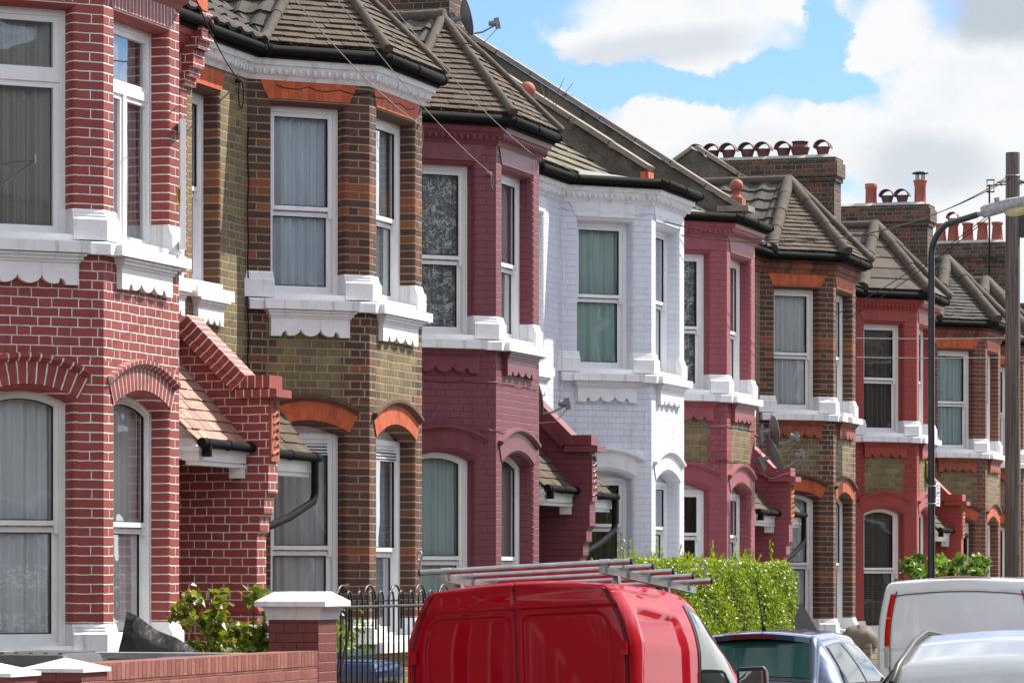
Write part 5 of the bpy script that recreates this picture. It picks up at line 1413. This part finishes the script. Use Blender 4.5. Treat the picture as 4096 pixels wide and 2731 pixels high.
class Body:
    """car body as a lofted shell. stations: (y, z_top, half width at shoulder, half width at belt, z_belt, crown, corner radius)"""
    def __init__(s, st, z0=.22): s.st = st; s.z0 = z0; s.ys = [a[0] for a in st]
    def prm(s, y):
        st = s.st
        if y <= st[0][0]: return st[0][1:]
        for a, b in zip(st, st[1:]):
            if y <= b[0]:
                f = (y-a[0])/(b[0]-a[0]); return [p + (q-p)*f for p, q in zip(a[1:], b[1:])]
        return st[-1][1:]
    def xz(s, y, t):
        zt, hs, hb, zb, cr, rc = s.prm(y)
        zb = min(zb, zt-.05-rc)
        if t <= 1: x = t*(hs-rc); return x, zt - cr*(x/hs)**2
        zc = zt - cr*((hs-rc)/hs)**2
        if t <= 2:
            a = (t-1)*PI/2*.86; return hs - rc + rc*math.sin(a), zc - rc*(1-math.cos(a))*1.0
        a = PI/2*.86; x1, z1 = hs-rc+rc*math.sin(a), zc - rc*(1-math.cos(a))
        if t <= 3:
            f = t-2; bow = .03*math.sin(PI*f)*min(1, (z1-zb)/.5); return x1 + (hb-x1)*f + bow, z1 + (zb-z1)*f
        f = t-3; return hb - .05*max(0, f-.75)*4*f*.6, zb + (s.z0-zb)*f
    def P(s, y, t, side=1, off=0.0):
        x, z = s.xz(y, t)
        if off:
            e = 1e-3
            a = Vector((*s.xz2(y+e, t),)) - Vector((*s.xz2(y-e, t),)); b = Vector((*s.xz2(y, min(4, t+e)),)) - Vector((*s.xz2(y, max(0, t-e)),))
            n = b.cross(a)
            if n.length > 1e-12:
                n.normalize()
                if n.x < 0 or (abs(n.x) < 1e-6 and n.z < 0): n = -n
                if t < 1 and n.z < 0: n = -n
                return Vector((side*(x+n.x*off), y+n.y*off, z+n.z*off))
        return Vector((side*x, y, z))
    def xz2(s, y, t):
        x, z = s.xz(y, t); return x, y, z
    def shell(s, ny, nt_=44, disp=None, y0=None):
        mb = MB(); Y = []
        for a, b in zip(s.ys, s.ys[1:]):
            k = max(1, int((b-a)/ny)); Y += [a + (b-a)*i/k for i in range(k)]
        Y.append(s.ys[-1]); T = [4.0*i/nt_ for i in range(nt_+1)]
        for side in (1, -1):
            rows = []
            for y in Y:
                rows.append([s.P(y, t, side, disp(y, t, side) if disp else 0.0) for t in T])
            mb.grid(rows if side == -1 else [list(reversed(r)) for r in rows])
        return mb
    def cap(s, mb, y, out, bulge=.03, disp=None, n=60, T=None):
        T = T or [4.0*i/88 for i in range(89)]; rows = []
        for t in T:
            x, z = s.xz(y, t); r = []
            for j in range(n+1):
                q = j/n*2-1; xx = q*x
                d = disp(xx, z, x) if disp else 0.0
                r.append((xx, y + out*(bulge*(1-abs(q)**2.5)*min(1, x/.4) + d), z))
            rows.append(r)
        mb.grid(rows if out < 0 else [list(reversed(r)) for r in rows])
    def patch(s, c, side, off=.006, n=14, cx=0.0):
        """c: four (y, t) corners: bl, br, tr, tl"""
        mb = MB(); rows = []
        for i in range(n+1):
            v = i/n; r = []
            for j in range(n+1):
                u = j/n
                y = (c[0][0]*(1-u)+c[1][0]*u)*(1-v) + (c[3][0]*(1-u)+c[2][0]*u)*v
                t = (c[0][1]*(1-u)+c[1][1]*u)*(1-v) + (c[3][1]*(1-u)+c[2][1]*u)*v
                r.append(s.P(y, t, side, off))
            rows.append(r)
        mb.grid(rows); return mb
    def cross(s, y0, y1, t0, t1, off=.006, n=16):
        """window across the car between stations y0..y1 (lower, upper), up to section parameter t0/t1 each side"""
        mb = MB(); rows = []
        for i in range(n+1):
            f = i/n; y = y0 + (y1-y0)*f; tt = t0 + (t1-t0)*f
            row = [s.P(y, tt*k/n, -1, off) for k in range(n, 0, -1)] + [s.P(y, tt*k/n, 1, off) for k in range(n+1)]
            rows.append(row)
        mb.grid(rows); return mb
def wheels(parent, hw, ya, yb, r):
    for y in (ya, yb):
        for s in (-1, 1):
            mb = MB(); x1 = s*hw; x0 = s*(hw-.19)
            prof = [(r*.62, x1), (r*.9, x1+s*.0), (r, x1-s*.03), (r, x0+s*.03), (r*.9, x0), (r*.3, x0)]
            rows = [[(x, y + q*math.cos(a), r + q*math.sin(a)) for a in [2*PI*k/28 for k in range(28)]] for q, x in prof]
            mb.grid(rows, 0, True, closed=True); w = mb.build('wheel', M['tyre'], parent)
            mb = MB(); rows = [[(x, y + q*math.cos(a)*(1+.04*math.cos(5*a)), r + q*math.sin(a)) for a in [2*PI*k/30 for k in range(30)]] for q, x in ((r*.63, x1-s*.02), (r*.55, x1-s*.035), (r*.2, x1-s*.01), (.005, x1-s*.01))]
            mb.grid(rows, 0, True, closed=True); mb.build('rim', M['galv'], w)
def rrect(x, z, cx, cz, hx, hz, r):
    a, b = abs(x-cx)-hx+r, abs(z-cz)-hz+r
    return math.hypot(max(a, 0), max(b, 0)) + min(max(a, b), 0) - r
def sst(a, b, x):
    t = min(1, max(0, (x-a)/(b-a))); return t*t*(3-2*t)

# --- red panel van with pipe rack
RV = thing('panel_van', 'red panel van with a galvanised pipe roof rack, parked by the railings', 'van', (4.02, 25.45, -.11), (-.062, -.052, 0.0))
st = []
for y, k in ((0, .955), (.02, .975), (.05, .99), (.10, 1.0)): st.append((y, 1.80-.015*(1-min(1, y/.1)), .74*k, .875*k, 1.32, .055, .10))
st += [(1.2, 1.835, .745, .88, 1.32, .06, .10), (1.9, 1.83, .74, .88, 1.30, .06, .10), (2.2, 1.79, .73, .88, 1.26, .06, .10), (2.6, 1.685, .71, .88, 1.15, .06, .09), (3.0, 1.56, .70, .875, 1.05, .06, .08), (3.75, 1.22, .70, .86, .95, .06, .07), (4.0, 1.10, .70, .85, .92, .07, .07), (4.55, .94, .66, .81, .85, .08, .08), (4.72, .80, .60, .75, .75, .06, .08), (4.80, .62, .55, .70, .5, .03, .05)]
B = Body(st)
def side_d(y, t, side):
    x, z = B.xz(y, t); d = 0.0
    if t >= 2.0 and .1 < y < 1.5:
        top = 1.56 - .02*(y-.75) ; e = rrect(y, z, .80, top-.45, .60-.05*sst(1.0, 1.6, z), .45, .07)
        d -= .026*sst(.010, -.012, e)
    for sy in (1.55, 3.0 + .3*max(0, 1.1-z)):
        if t > 1.9: d -= .012*sst(.013, .003, abs(y-sy))
    d -= .006*sst(.012, .003, abs(z-1.70))*(1 if t > 1 and y < 1.5 else 0)
    return d
def rear_d(x, z, hw):
    d = 0.0; s = max(hw, .05)/.85
    for cx in (-.385, .375):
        e = rrect(x/s, z, cx, 1.10, .33, .44, .07); d -= .013*sst(.012, -.014, e) ; d -= .006*sst(.016, .0, abs(e+.0))
    d -= .016*sst(.011, .003, abs(x+.02))
    d -= .016*sst(.011, .003, abs(abs(x)-hw+.035))*(1 if z < 1.71 else 0)
    d += .012*sst(1.585, 1.60, z)*sst(1.72, 1.62, z)
    return d
mb = B.shell(.05, 66, side_d); B.cap(mb, 0.0, -1, .03, rear_d, 150, [4.0*i/170 for i in range(171)]); B.cap(mb, 4.80, 1, .05)
body = mb.build('body', M['red_paint'], RV)
def seam(pts, r=.006, mat='trimblack', name='door_seam'):
    mb = MB(); mb.tube(pts, r, 6); return mb.build(name, M[mat], body)
seam([(-.02, -.022+.0, z) for z in np.linspace(.5, 1.76, 14)], .005)
for s in (-1, 1):
    seam([(s*(B.xz(0, t)[0]-.034), -.008, B.xz(0, t)[1]) for t in np.linspace(1.5, 3.9, 24)], .005)
    for zz in (1.28, .72):
        h = MB(); xx = min((abs(B.xz(0, t)[1]-zz), B.xz(0, t)[0]) for t in np.linspace(2, 4, 161))[1]
        h.obox((s*(xx-.045)-.022, -.045, zz-.05), (.044, 0, 0), (0, .04, 0), (0, 0, .10)); h.build('door_hinge', M['red_paint'], RV)
for side in (1, -1):
    gw = B.patch([(1.74, 3.33), (3.02, 3.10), (2.50, 2.18), (1.82, 2.16)], side, .010); gf = B.patch([(1.69, 3.38), (3.10, 3.15), (2.53, 2.08), (1.77, 2.06)], side, .006)
    w_ = gf.build('side_window', M['trimblack'], RV); gw.build('pane', M['cglass'], w_)
ws = B.cross(3.7, 2.45, 1.3, 1.1, .008); ws.build('windscreen', M['cglass'], RV)
for side, nm in ((1, 'wing_mirror'), (-1, 'wing_mirror')):
    mb = MB(); cx = side*1.04; sec = lambda y, k: [(cx + a*.115*k, y, 1.10 + b*.135*k) for a, b in ((-1, -.8), (-.8, -1), (.8, -1), (1, -.8), (1, .8), (.8, 1), (-.8, 1), (-1, .8))]
    mb.loft([sec(2.72, 1), sec(2.76, 1.04), sec(2.86, .9), sec(2.90, .5)], smooth=True); mb.tube([(side*.82, 2.82, 1.02), (side*.95, 2.82, 1.05)], .03, 8)
    m_ = mb.build(nm, M['trimblack'], RV)
    mb = MB(); mb.box(cx-.095, cx+.095, 2.714, 2.719, 1.0, 1.205); mb.build('mirror_glass', M['mirrorglass'], m_)
for s in (-1, 1):
    mb = MB(); mb.obox((s*.78-.05, -.02, .62), (.1, 0, 0), (0, .06, 0), (0, 0, .28)); mb.build('tail_light', M['redlens'], RV)
mb = MB(); mb.loft([[(-.82, -.07, .3), (.82, -.07, .3), (.82, .12, .3), (-.82, .12, .3)], [(-.82, -.07, .55), (.82, -.07, .55), (.82, .12, .55), (-.82, .12, .55)]]); mb.build('bumper', M['trimblack'], RV)
wheels(RV, .83, .85, 3.9, .30)
rk = MB()
for s in (-1, 1):
    x = .60*s; rk.obox((x-.02, .12, 1.83), (.04, 0, 0), (0, 2.6, .0), (0, 0, .055))
rack = rk.build('roof_rack', M['galv'], RV)
for s in (-1, 1):
    for yy in (.5, 1.9):
        mb = MB(); mb.loft([[(s*.60-.03, yy-.04, 1.76), (s*.60+.03, yy-.04, 1.76), (s*.60+.03, yy+.04, 1.76), (s*.60-.03, yy+.04, 1.76)], [(s*.60-.02, yy-.03, 1.83), (s*.60+.02, yy-.03, 1.83), (s*.60+.02, yy+.03, 1.83), (s*.60-.02, yy+.03, 1.83)]]); mb.build('rack_foot', M['galv'], rack)
for i, yy in enumerate((.20, .78, 1.36, 1.94, 2.52)):
    mb = MB(); mb.tube([(-.80, yy, 1.91), (.80, yy, 1.91)], .0235, 12); p_ = mb.build('rack_pipe', M['galv'], rack)
    if i in (0, 4):
        for s in (-.80, .74):
            mb = MB(); mb.tube([(s, yy, 1.855), (s, yy, 2.0)], .008, 6); mb.tube([(s + .018*math.sin(a), yy, 2.035-.035*math.cos(a)) for a in np.linspace(0, 2*PI, 13)], .006, 6); mb.build('eye_bolt', M['galv'], rack)
    for s in (-1, 1):
        mb = MB(); mb.tube([(s*.60-.035, yy, 1.91), (s*.60+.035, yy, 1.91)], .029, 10); mb.obox((s*.60-.03, yy-.02, 1.845), (.06, 0, 0), (0, .04, 0), (0, 0, .06)); mb.build('pipe_clamp', M['galv'], rack)
    for q in (.795, -.812):
        mb = MB(); mb.tube([(q, yy, 1.91), (q+.017, yy, 1.91)], .0245, 12); mb.build('end_cap', M['trimblack'], rack)

# --- hatchbacks
def hatch(label, loc, rot, paintm, glass, W=.82, H=1.43, antenna=True, L=3.8):
    t = thing('hatchback_car', label, 'car', loc, rot)
    h = H; k = W/.82; e = 0.0 if antenna else .085
    st = [(0, .60, .60*k, .76*k, .5, .02, .06), (.05, .74, .62*k, .79*k, .6, .03, .06), (.12, .93, .62*k, .81*k, .80, .03, .06), (.20, 1.0, .61*k, .82*k, .88, .035, .07), (.50, h-.055-e, .56*k, .825*k, .92, .035, .08), (.60, h-.03-e, .56*k, .825*k, .92, .04, .09), (.95, h-.012-e*.3, .565*k, .828*k, .92, .042, .09),
          (1.3, h, .57*k, .83*k, .92, .045, .09), (1.9, h-.03, .565*k, .83*k, .91, .045, .09), (2.2, h-.11, .56*k, .83*k, .90, .045, .08), (2.95, .97, .62*k, .82*k, .86, .06, .07), (3.5, .82, .60*k, .79*k, .76, .07, .08), (L-.08, .70, .55*k, .72*k, .6, .05, .08), (L, .55, .5*k, .66*k, .45, .03, .05)]
    B = Body(st, .2)
    mb = B.shell(.06, 56); B.cap(mb, 0, -1, .08); B.cap(mb, L, 1, .1); mb.build('body', paintm, t)
    ya, yb = (.185, .485) if antenna else (.16, .30)
    rw = B.cross(ya, yb, 1.36, 1.28, .006); fr = rw.build('rear_window_surround', M['trimblack'], t)
    B.cross(ya+.03, yb-.03, 1.22, 1.14, .011).build('rear_window', glass, fr)
    ws = B.cross(2.86, 2.20, 1.4, 1.3, .006); ws.build('windscreen', M['cglass'], t)
    for side in (1, -1):
        for c in ([(.42, 2.93), (1.18, 2.93), (1.14, 2.10), (.66, 2.12)], [(1.24, 2.93), (2.66, 2.92), (2.06, 2.12), (1.20, 2.10)]):
            cy, ct = sum(q[0] for q in c)/4, sum(q[1] for q in c)/4
            big = [(cy+(a-cy)*1.05, ct+(b-ct)*1.10) for a, b in c]
            f = B.patch(big, side, .005).build('side_window', M['trimblack'], t); B.patch(c, side, .010).build('pane', M['cglass'], f)
        B.patch([(.06, 3.1), (.30, 3.05), (.34, 2.72), (.16, 2.75)], side, .008).build('tail_light', M['redlens'], t)
        mb = MB(); cx = side*(W+.07); sec = lambda y, q: [(cx+a*.08*q, y, .98+b*.06*q) for a, b in ((-1, -1), (1, -1), (1, 1), (-1, 1))]
        mb.loft([sec(2.42, 1), sec(2.52, 1), sec(2.60, .5)]); mb.build('wing_mirror', paintm, t)
    if antenna: sp = MB(); rows = []
    for f in (np.linspace(0, 1, 7) if antenna else ()):
        zt = h-.045 + .010*math.sin(PI*f); rows.append([(x, .40 + .30*f + .05*(x/.5)**2, zt + .022 - .05*(x/.52)**2 - .018*(1-f)**2) for x in np.linspace(-.50*k, .50*k, 17)])
    if antenna: sp.grid(rows); rows2 = [[(p[0], p[1], p[2]-.045) for p in rows[0]], rows[0]]; sp.grid(rows2, smooth=False)
    if antenna:
        spo = sp.build('roof_spoiler', paintm, t)
        bl = MB(); bl.box(-.20, .20, .385, .40, h-.082, h-.052); bl.build('brake_light', M['darklens'], spo)
    if antenna:
        an = MB(); an.tube([(0, .86, h-.02), (0, .82, h+.04)], [.028, .008], 8); an.tube([(0, .82, h+.04), (0, .55, h+.46)], [.006, .003], 6); an.build('antenna', M['trimblack'], t)
    bu = MB(); bu.loft([[(-.74*k, -.06, .28), (.74*k, -.06, .28), (.76*k, .1, .28), (-.76*k, .1, .28)], [(-.74*k, -.06, .52), (.74*k, -.06, .52), (.76*k, .1, .52), (-.76*k, .1, .52)]]); bu.build('bumper', paintm, t)
    if not antenna:
        for s in (-1, 1):
            rl = MB(); rl.tube([B.P(y, 1.25, s, .02) for y in np.linspace(.42, 2.1, 24)], .016, 8); rl.build('dark_roof_strip', M['trimblack'], t)  # dark tubes stand in for the dark reflection along the roof
        sm = MB(); sm.tube([B.P(.40, q, -1, .002) for q in np.linspace(1.35, 0, 14)] + [B.P(.40, q, 1, .002) for q in np.linspace(.05, 1.35, 14)], .006, 6); sm.build('tailgate_seam', M['trimblack'], t)
    wheels(t, .78*k, .62, 3.02, .285); return t
hatch('dark blue hatchback with roof aerial and green tinted rear glass, ahead of the red van', (4.30, 30.9, -.17), (-.012, -.025, 0), M['blue_paint'], M['gglass'])
hatch('silver car in the foreground at the lower right corner', (8.93, 16.75, .02), (0, 0, .02), M['silver_paint'], M['cglass'], .86, 1.45, False)

# --- white van
WV = thing('panel_van', 'white panel van with tall red tail light, seen from behind at the right edge', 'van', (4.27, 41.2, -.26), (-.012, -.015, 0))
st = []
for y, k in ((0, .95), (.03, .975), (.08, .995), (.15, 1.0)): st.append((y, 1.93+.02*min(1, y/.15), .86*k, .955*k, 1.05, .05, .10))
st += [(1.5, 1.97, .86, .96, 1.05, .05, .10), (2.9, 1.96, .86, .96, 1.05, .05, .10), (3.3, 1.86, .84, .96, 1.05, .06, .10), (4.1, 1.22, .78, .93, 1.0, .07, .09), (4.75, .98, .74, .9, .9, .08, .09), (4.9, .7, .66, .84, .6, .04, .06)]
B = Body(st)
def wrear(x, z, hw):
    d = -.012*sst(.012, .003, abs(z - (1.79 - .05*(x/.8)**2)))*(1 if abs(x) < hw-.05 else 0)
    d -= .010*sst(.012, .003, abs(z-1.13)); d -= .012*sst(.012, .003, abs(abs(x)-hw+.115))*(1 if z < 1.79 else 0)
    return d
mb = B.shell(.07, 60); B.cap(mb, 0, -1, .035, wrear, 110, [4.0*i/130 for i in range(131)]); B.cap(mb, 4.9, 1, .06); body = mb.build('body', M['white_paint'], WV)
sm = MB(); sm.tube([(x, -.012-.028*(1-abs(x/.86)**2.5), 1.79-.05*(x/.8)**2) for x in np.linspace(-.72, .72, 21)], .006, 6)
for s in (-1, 1):
    sm.tube([(s*(B.xz(0, t)[0]-.112), -.012, B.xz(0, t)[1]) for t in np.linspace(2.02, 3.6, 20)], .007, 6)
sm.build('tailgate_seam', M['trimblack'], body)
for s in (-1, 1):
    for t0, t1, mt, nm in ((2.06, 2.40, 'redlens', 'tail_light'), (2.415, 2.82, 'redlens', 'tail_light'), (2.83, 3.12, 'clearlens', 'reversing_light')):
        mb = MB(); rows = []
        for t in np.linspace(t0, t1, 12):
            x, z = B.xz(0, t); rows.append([Vector((s*(x-.115+.135*f), -.026+.14*f**2.6, z)) for f in np.linspace(0, 1, 10)])
        mb.grid(rows); mb.build(nm, M[mt], WV)
mb = MB(); rows = [[(x, .02+.10*f, 1.925+.035*math.sin(PI*f*.8)*(1-(x/.36)**2)+.01*f) for x in np.linspace(-.36, .36, 15)] for f in np.linspace(0, 1, 6)]
mb.grid(rows); mb.build('high_brake_light', M['darklens'], WV)
mb = MB(); mb.loft([[(-.92, -.08, .3), (.92, -.08, .3), (.92, .12, .3), (-.92, .12, .3)], [(-.92, -.08, .6), (.92, -.08, .6), (.92, .12, .6), (-.92, .12, .6)]]); mb.build('bumper', M['trimblack'], WV)
for side in (1, -1):
    f = B.patch([(3.2, 2.98), (4.05, 2.95), (3.65, 2.12), (3.25, 2.12)], side, .006); f.build('side_window', M['cglass'], WV)
B.cross(4.0, 3.35, 1.3, 1.2, .006).build('windscreen', M['cglass'], WV)
wheels(WV, .90, .95, 3.95, .33)
# ------------------------------------------------------------------ the rest of the street, beyond the frame: it shades and is mirrored
def plain_terrace(name, label, x0, x1, y0, y1, face):
    """long plain row: walls with window openings filled by dark glass, pitched roof, chimney stacks"""
    t = thing(name, label, 'terrace', ((x0+x1)/2, (y0+y1)/2, gz((y0+y1)/2)))
    hx, hy = (x1-x0)/2, (y1-y0)/2
    mb = MB(); uvbox(mb, -hx, hx, -hy, hy, -1.5, 6.6); mb.build('wall', M['h8_panel'], t)
    mb = MB(); zr = 9.4
    for sx in (-1, 1): mb.poly([(sx*(hx+.25), -hy, 6.55), (sx*(hx+.25), hy, 6.55), (0, hy, zr), (0, -hy, zr)], [(.4, .5)]*4)
    for sy in (-1, 1): mb.poly([(-hx, sy*hy, 6.55), (hx, sy*hy, 6.55), (0, sy*hy, zr)], [(.5, .5)]*3)
    r = mb.build('roof', M['tile_grey'], t)
    y = -hy+2
    while y < hy-2:
        for z in (.9, 4.3):
            w = MB(); w.box(face*hx-.03, face*hx+.03, y, y+1.3, z, z+1.7); f = w.build('window', M['frame'], t)
            w = MB(); w.box(face*hx-.04, face*hx+.04, y+.09, y+1.21, z+.09, z+1.61); w.build('pane', M['cglass'], f)
        y += 2.9
    y = -hy+3
    while y < hy:
        w = MB(); w.box(-1, 1, y-.25, y+.25, 8.6, 10.4); w.build('chimney', M['chim'], r); y += 11
plain_terrace('brick_terrace', 'brick terrace across the street, behind the camera', 17.5, 25.5, -45, 70, -1)
plain_terrace('brick_terrace', 'near end of the terrace, left of the dark red house', -9.5, -.6, -45, 23.5, 1)
def tree(label, x, y, h, r, n=1500):
    t = thing('street_tree', label, 'tree', (x, y, gz(y)), group='street trees outside the frame')
    mb = MB(); mb.tube([(0, 0, -.2), (.05, 0, h*.3), (0, .08, h*.55)], [.17, .13, .08], 8)
    tips = []
    for k in range(9):
        q = k*2.4; e = Vector((math.cos(q)*r*.6, math.sin(q)*r*.6, h*(.55+.35*R.random()))); mb.tube([(0, 0, h*.3), e*.5 + Vector((0, 0, h*.22)), e], [.07, .045, .02], 6); tips.append(e)
    mb.build('trunk', M['twig'], t)
    mb = MB()
    for _ in range(n):
        e = R.choice(tips); p = e + rdir()*r*.55*R.random()**.4; leaf(mb, p, rdir() + Vector((0, 0, .6)), rdir(), .30, .20, (R.random()*.6, 0))
    mb.build('crown', M['bright'], t)
for i, (x, y, h, r) in enumerate(((11.0, 39.5, 5.0, 1.5),)):
    tree(['street tree across the road, right of the frame', 'taller street tree further along the far pavement', 'last street tree on the far pavement'][i], x, y, h, r)
for i, (x, y, h, r) in enumerate(((6, -48, 9, 4), (1, -50, 10, 4), (11, -52, 10, 4.5))):
    tree(['big tree at the near end of the street', 'second big tree at the near end, by the terrace', 'third big tree at the near end, opposite side'][i], x, y, h, r, 2500)
# ------------------------------------------------------------------ camera, sun, sky
TH = math.radians(17.3)
cam = bpy.data.cameras.new('camera'); co = bpy.data.objects.new('camera', cam); COL.objects.link(co)
co.location = (11.85, 0, 1.75); co.rotation_euler = (PI/2, 0, TH)
cam.sensor_width = 36; cam.lens = 14900/4096*36; cam.shift_y = (2285-1365.5)/4096
cam.clip_start = 0.5; cam.clip_end = 3000
SC.camera = co
AZ, EL = math.radians(38), math.radians(46)     # sun: from the far end of the street, over the road
sd = Vector((math.sin(AZ)*math.cos(EL), math.cos(AZ)*math.cos(EL), math.sin(EL)))
sl = bpy.data.lights.new('sun', 'SUN'); sl.energy = 4.0; sl.angle = math.radians(0.5); sl.color = (1.0, 0.92, 0.80)
so = bpy.data.objects.new('sun', sl); COL.objects.link(so); so.rotation_euler = sd.to_track_quat('Z', 'Y').to_euler(); so.location = (20, 20, 40)
wd = bpy.data.worlds.new('World'); SC.world = wd; wd.use_nodes = True
nt = wd.node_tree; nt.nodes.clear()
out = nt.nodes.new('ShaderNodeOutputWorld'); bg = nt.nodes.new('ShaderNodeBackground')
nt.links.new(bg.outputs[0], out.inputs[0]); bg.inputs['Strength'].default_value = 0.10
sky = nt.nodes.new('ShaderNodeTexSky'); sky.sky_type = 'NISHITA'; sky.sun_disc = False
sky.sun_elevation = EL; sky.sun_rotation = AZ; sky.air_density = 1.0; sky.dust_density = 0.2; sky.ozone_density = 3.0
tc = S(nt, nt.nodes.new('ShaderNodeTexCoord').outputs['Generated'])
def dot(a, v):
    n = nt.nodes.new('ShaderNodeVectorMath'); n.operation = 'DOT_PRODUCT'
    put(nt, a, n.inputs[0]); n.inputs[1].default_value = v; return S(nt, n.outputs['Value'])
# sky map: azimuth / elevation about the direction the street is seen in, 1 unit = 1000 display px of the survey
rx = dot(tc, (math.cos(TH), math.sin(TH), 0)); fw = dot(tc, (-math.sin(TH), math.cos(TH), 0)); dz = dot(tc, (0, 0, 1))
az = rx._m('ARCTAN2', fw); hyp = (rx*rx + fw*fw).sqrt(); el = dz._m('ARCTAN2', hyp)
K = 14900/1741.5
X = az*K + 1.176; Y = 1.312 - el*K
pv = comb(nt, X, Y, 0.0)
wob = noise(nt, pv, 5.0, 7, 0.62, out=1); wr, wg, _ = sep(nt, wob)
wob2 = noise(nt, pv, 1.6, 4, 0.55, out=1); w2r, w2g, _ = sep(nt, wob2)
Xw = X + (wr-0.5)*0.20 + (w2r-.5)*.16; Yw = Y + (wg-0.5)*0.17 + (w2g-.5)*.12
BL = [(1.56, .06, .30, .135), (1.83, .00, .13, .10), (1.34, .13, .13, .07), (1.62, .16, .20, .05), (1.30, .10, .09, .05),
      (2.02, .12, .15, .12), (2.26, .22, .27, .20), (2.14, .33, .16, .13), (2.4, .1, .3, .3),
      (1.49, .32, .13, .10), (1.63, .32, .11, .10), (1.78, .36, .12, .10), (1.90, .33, .13, .11), (2.03, .36, .12, .11), (1.40, .36, .10, .10), (2.25, .45, .22, .18),
      (1.85, .62, .75, .22), (1.9, 1.0, 1.6, .32), (3.2, .35, .6, .35), (.3, .75, .5, .25)]
dens = None
for cx, cy, a, b in BL:
    ex = (Xw-cx)*(1/a); ey = (Yw-cy)*(1/b)
    d = 1.0 - (ex*ex + ey*ey).sqrt()
    d = d.max(-1.0)
    dens = d if dens is None else dens._m('SMOOTH_MAX', d, 0.18)
NEG = [(1.60, .225, .24, .050), (1.885, .10, .050, .14), (1.24, .22, .13, .16), (1.79, .19, .17, .055), (1.93, .215, .10, .040), (1.42, .215, .12, .055)]
ng = None
for cx, cy, a, b in NEG:
    ex = (Xw-cx)*(1/a); ey = (Yw-cy)*(1/b)
    d = (1.0 - (ex*ex + ey*ey).sqrt()).max(0.0)
    ng = d if ng is None else ng.max(d)
dens = dens - ng*1.3
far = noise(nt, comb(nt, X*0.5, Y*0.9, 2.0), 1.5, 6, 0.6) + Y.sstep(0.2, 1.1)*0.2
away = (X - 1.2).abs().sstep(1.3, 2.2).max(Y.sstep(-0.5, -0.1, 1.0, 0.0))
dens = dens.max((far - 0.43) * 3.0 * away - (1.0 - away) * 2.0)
fine = noise(nt, pv, 9.0, 6, 0.6)
mask = (dens + (fine-0.5)*0.55 + (wr-.5)*.25).sstep(-0.12, 0.40)
shade = noise(nt, comb(nt, X, Y*1.6, 5.0), 2.6, 5, 0.6)
body = dens.sstep(0.05, 0.9)
gx = (X-2.28)*(1/.20); gy = (Y-.03)*(1/.12)
gr = (1.0 - (gx*gx+gy*gy).sqrt() + (wr-.5)*.8).sstep(-.1, .55)
hx = (X-1.50)*(1/.26); hy = (Y-.125-(X-1.5)*-.12)*(1/.05)
gr2 = (1.0 - (hx*hx+hy*hy).sqrt() + (wr-.5)*.9).sstep(-.3, .6)*.55
ix = (X-2.13)*(1/.17); iy = (Y-.40)*(1/.09)
gr3 = (1.0 - (ix*ix+iy*iy).sqrt() + (wr-.5)*1.2).sstep(-.3, .6)*.62
jx = (X-1.72)*(1/.16); jy = (Y-.34)*(1/.05)
gr3 = gr3.max((1.0 - (jx*jx+jy*jy).sqrt() + (w2r-.5)*1.4).sstep(-.3, .6)*.22)
k = (shade.sstep(0.42, 0.72) * body * 0.30).max(gr).max(gr2).max(gr3)
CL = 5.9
cl = away*4.4 + 4.3  # clouds outside the frame made brighter to lift the fill light
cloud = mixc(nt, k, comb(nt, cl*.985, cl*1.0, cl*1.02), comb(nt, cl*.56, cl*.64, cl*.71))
skyc = mixc(nt, 1.0, S(nt, sky.outputs[0]), (0.50, 0.585, 0.77), 'MULTIPLY')
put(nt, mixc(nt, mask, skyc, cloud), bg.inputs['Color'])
SKYMULT = None
SC.view_settings.view_transform = 'Standard'; SC.view_settings.look = 'None'
SC.view_settings.exposure = 1.18; SC.view_settings.gamma = 1.0
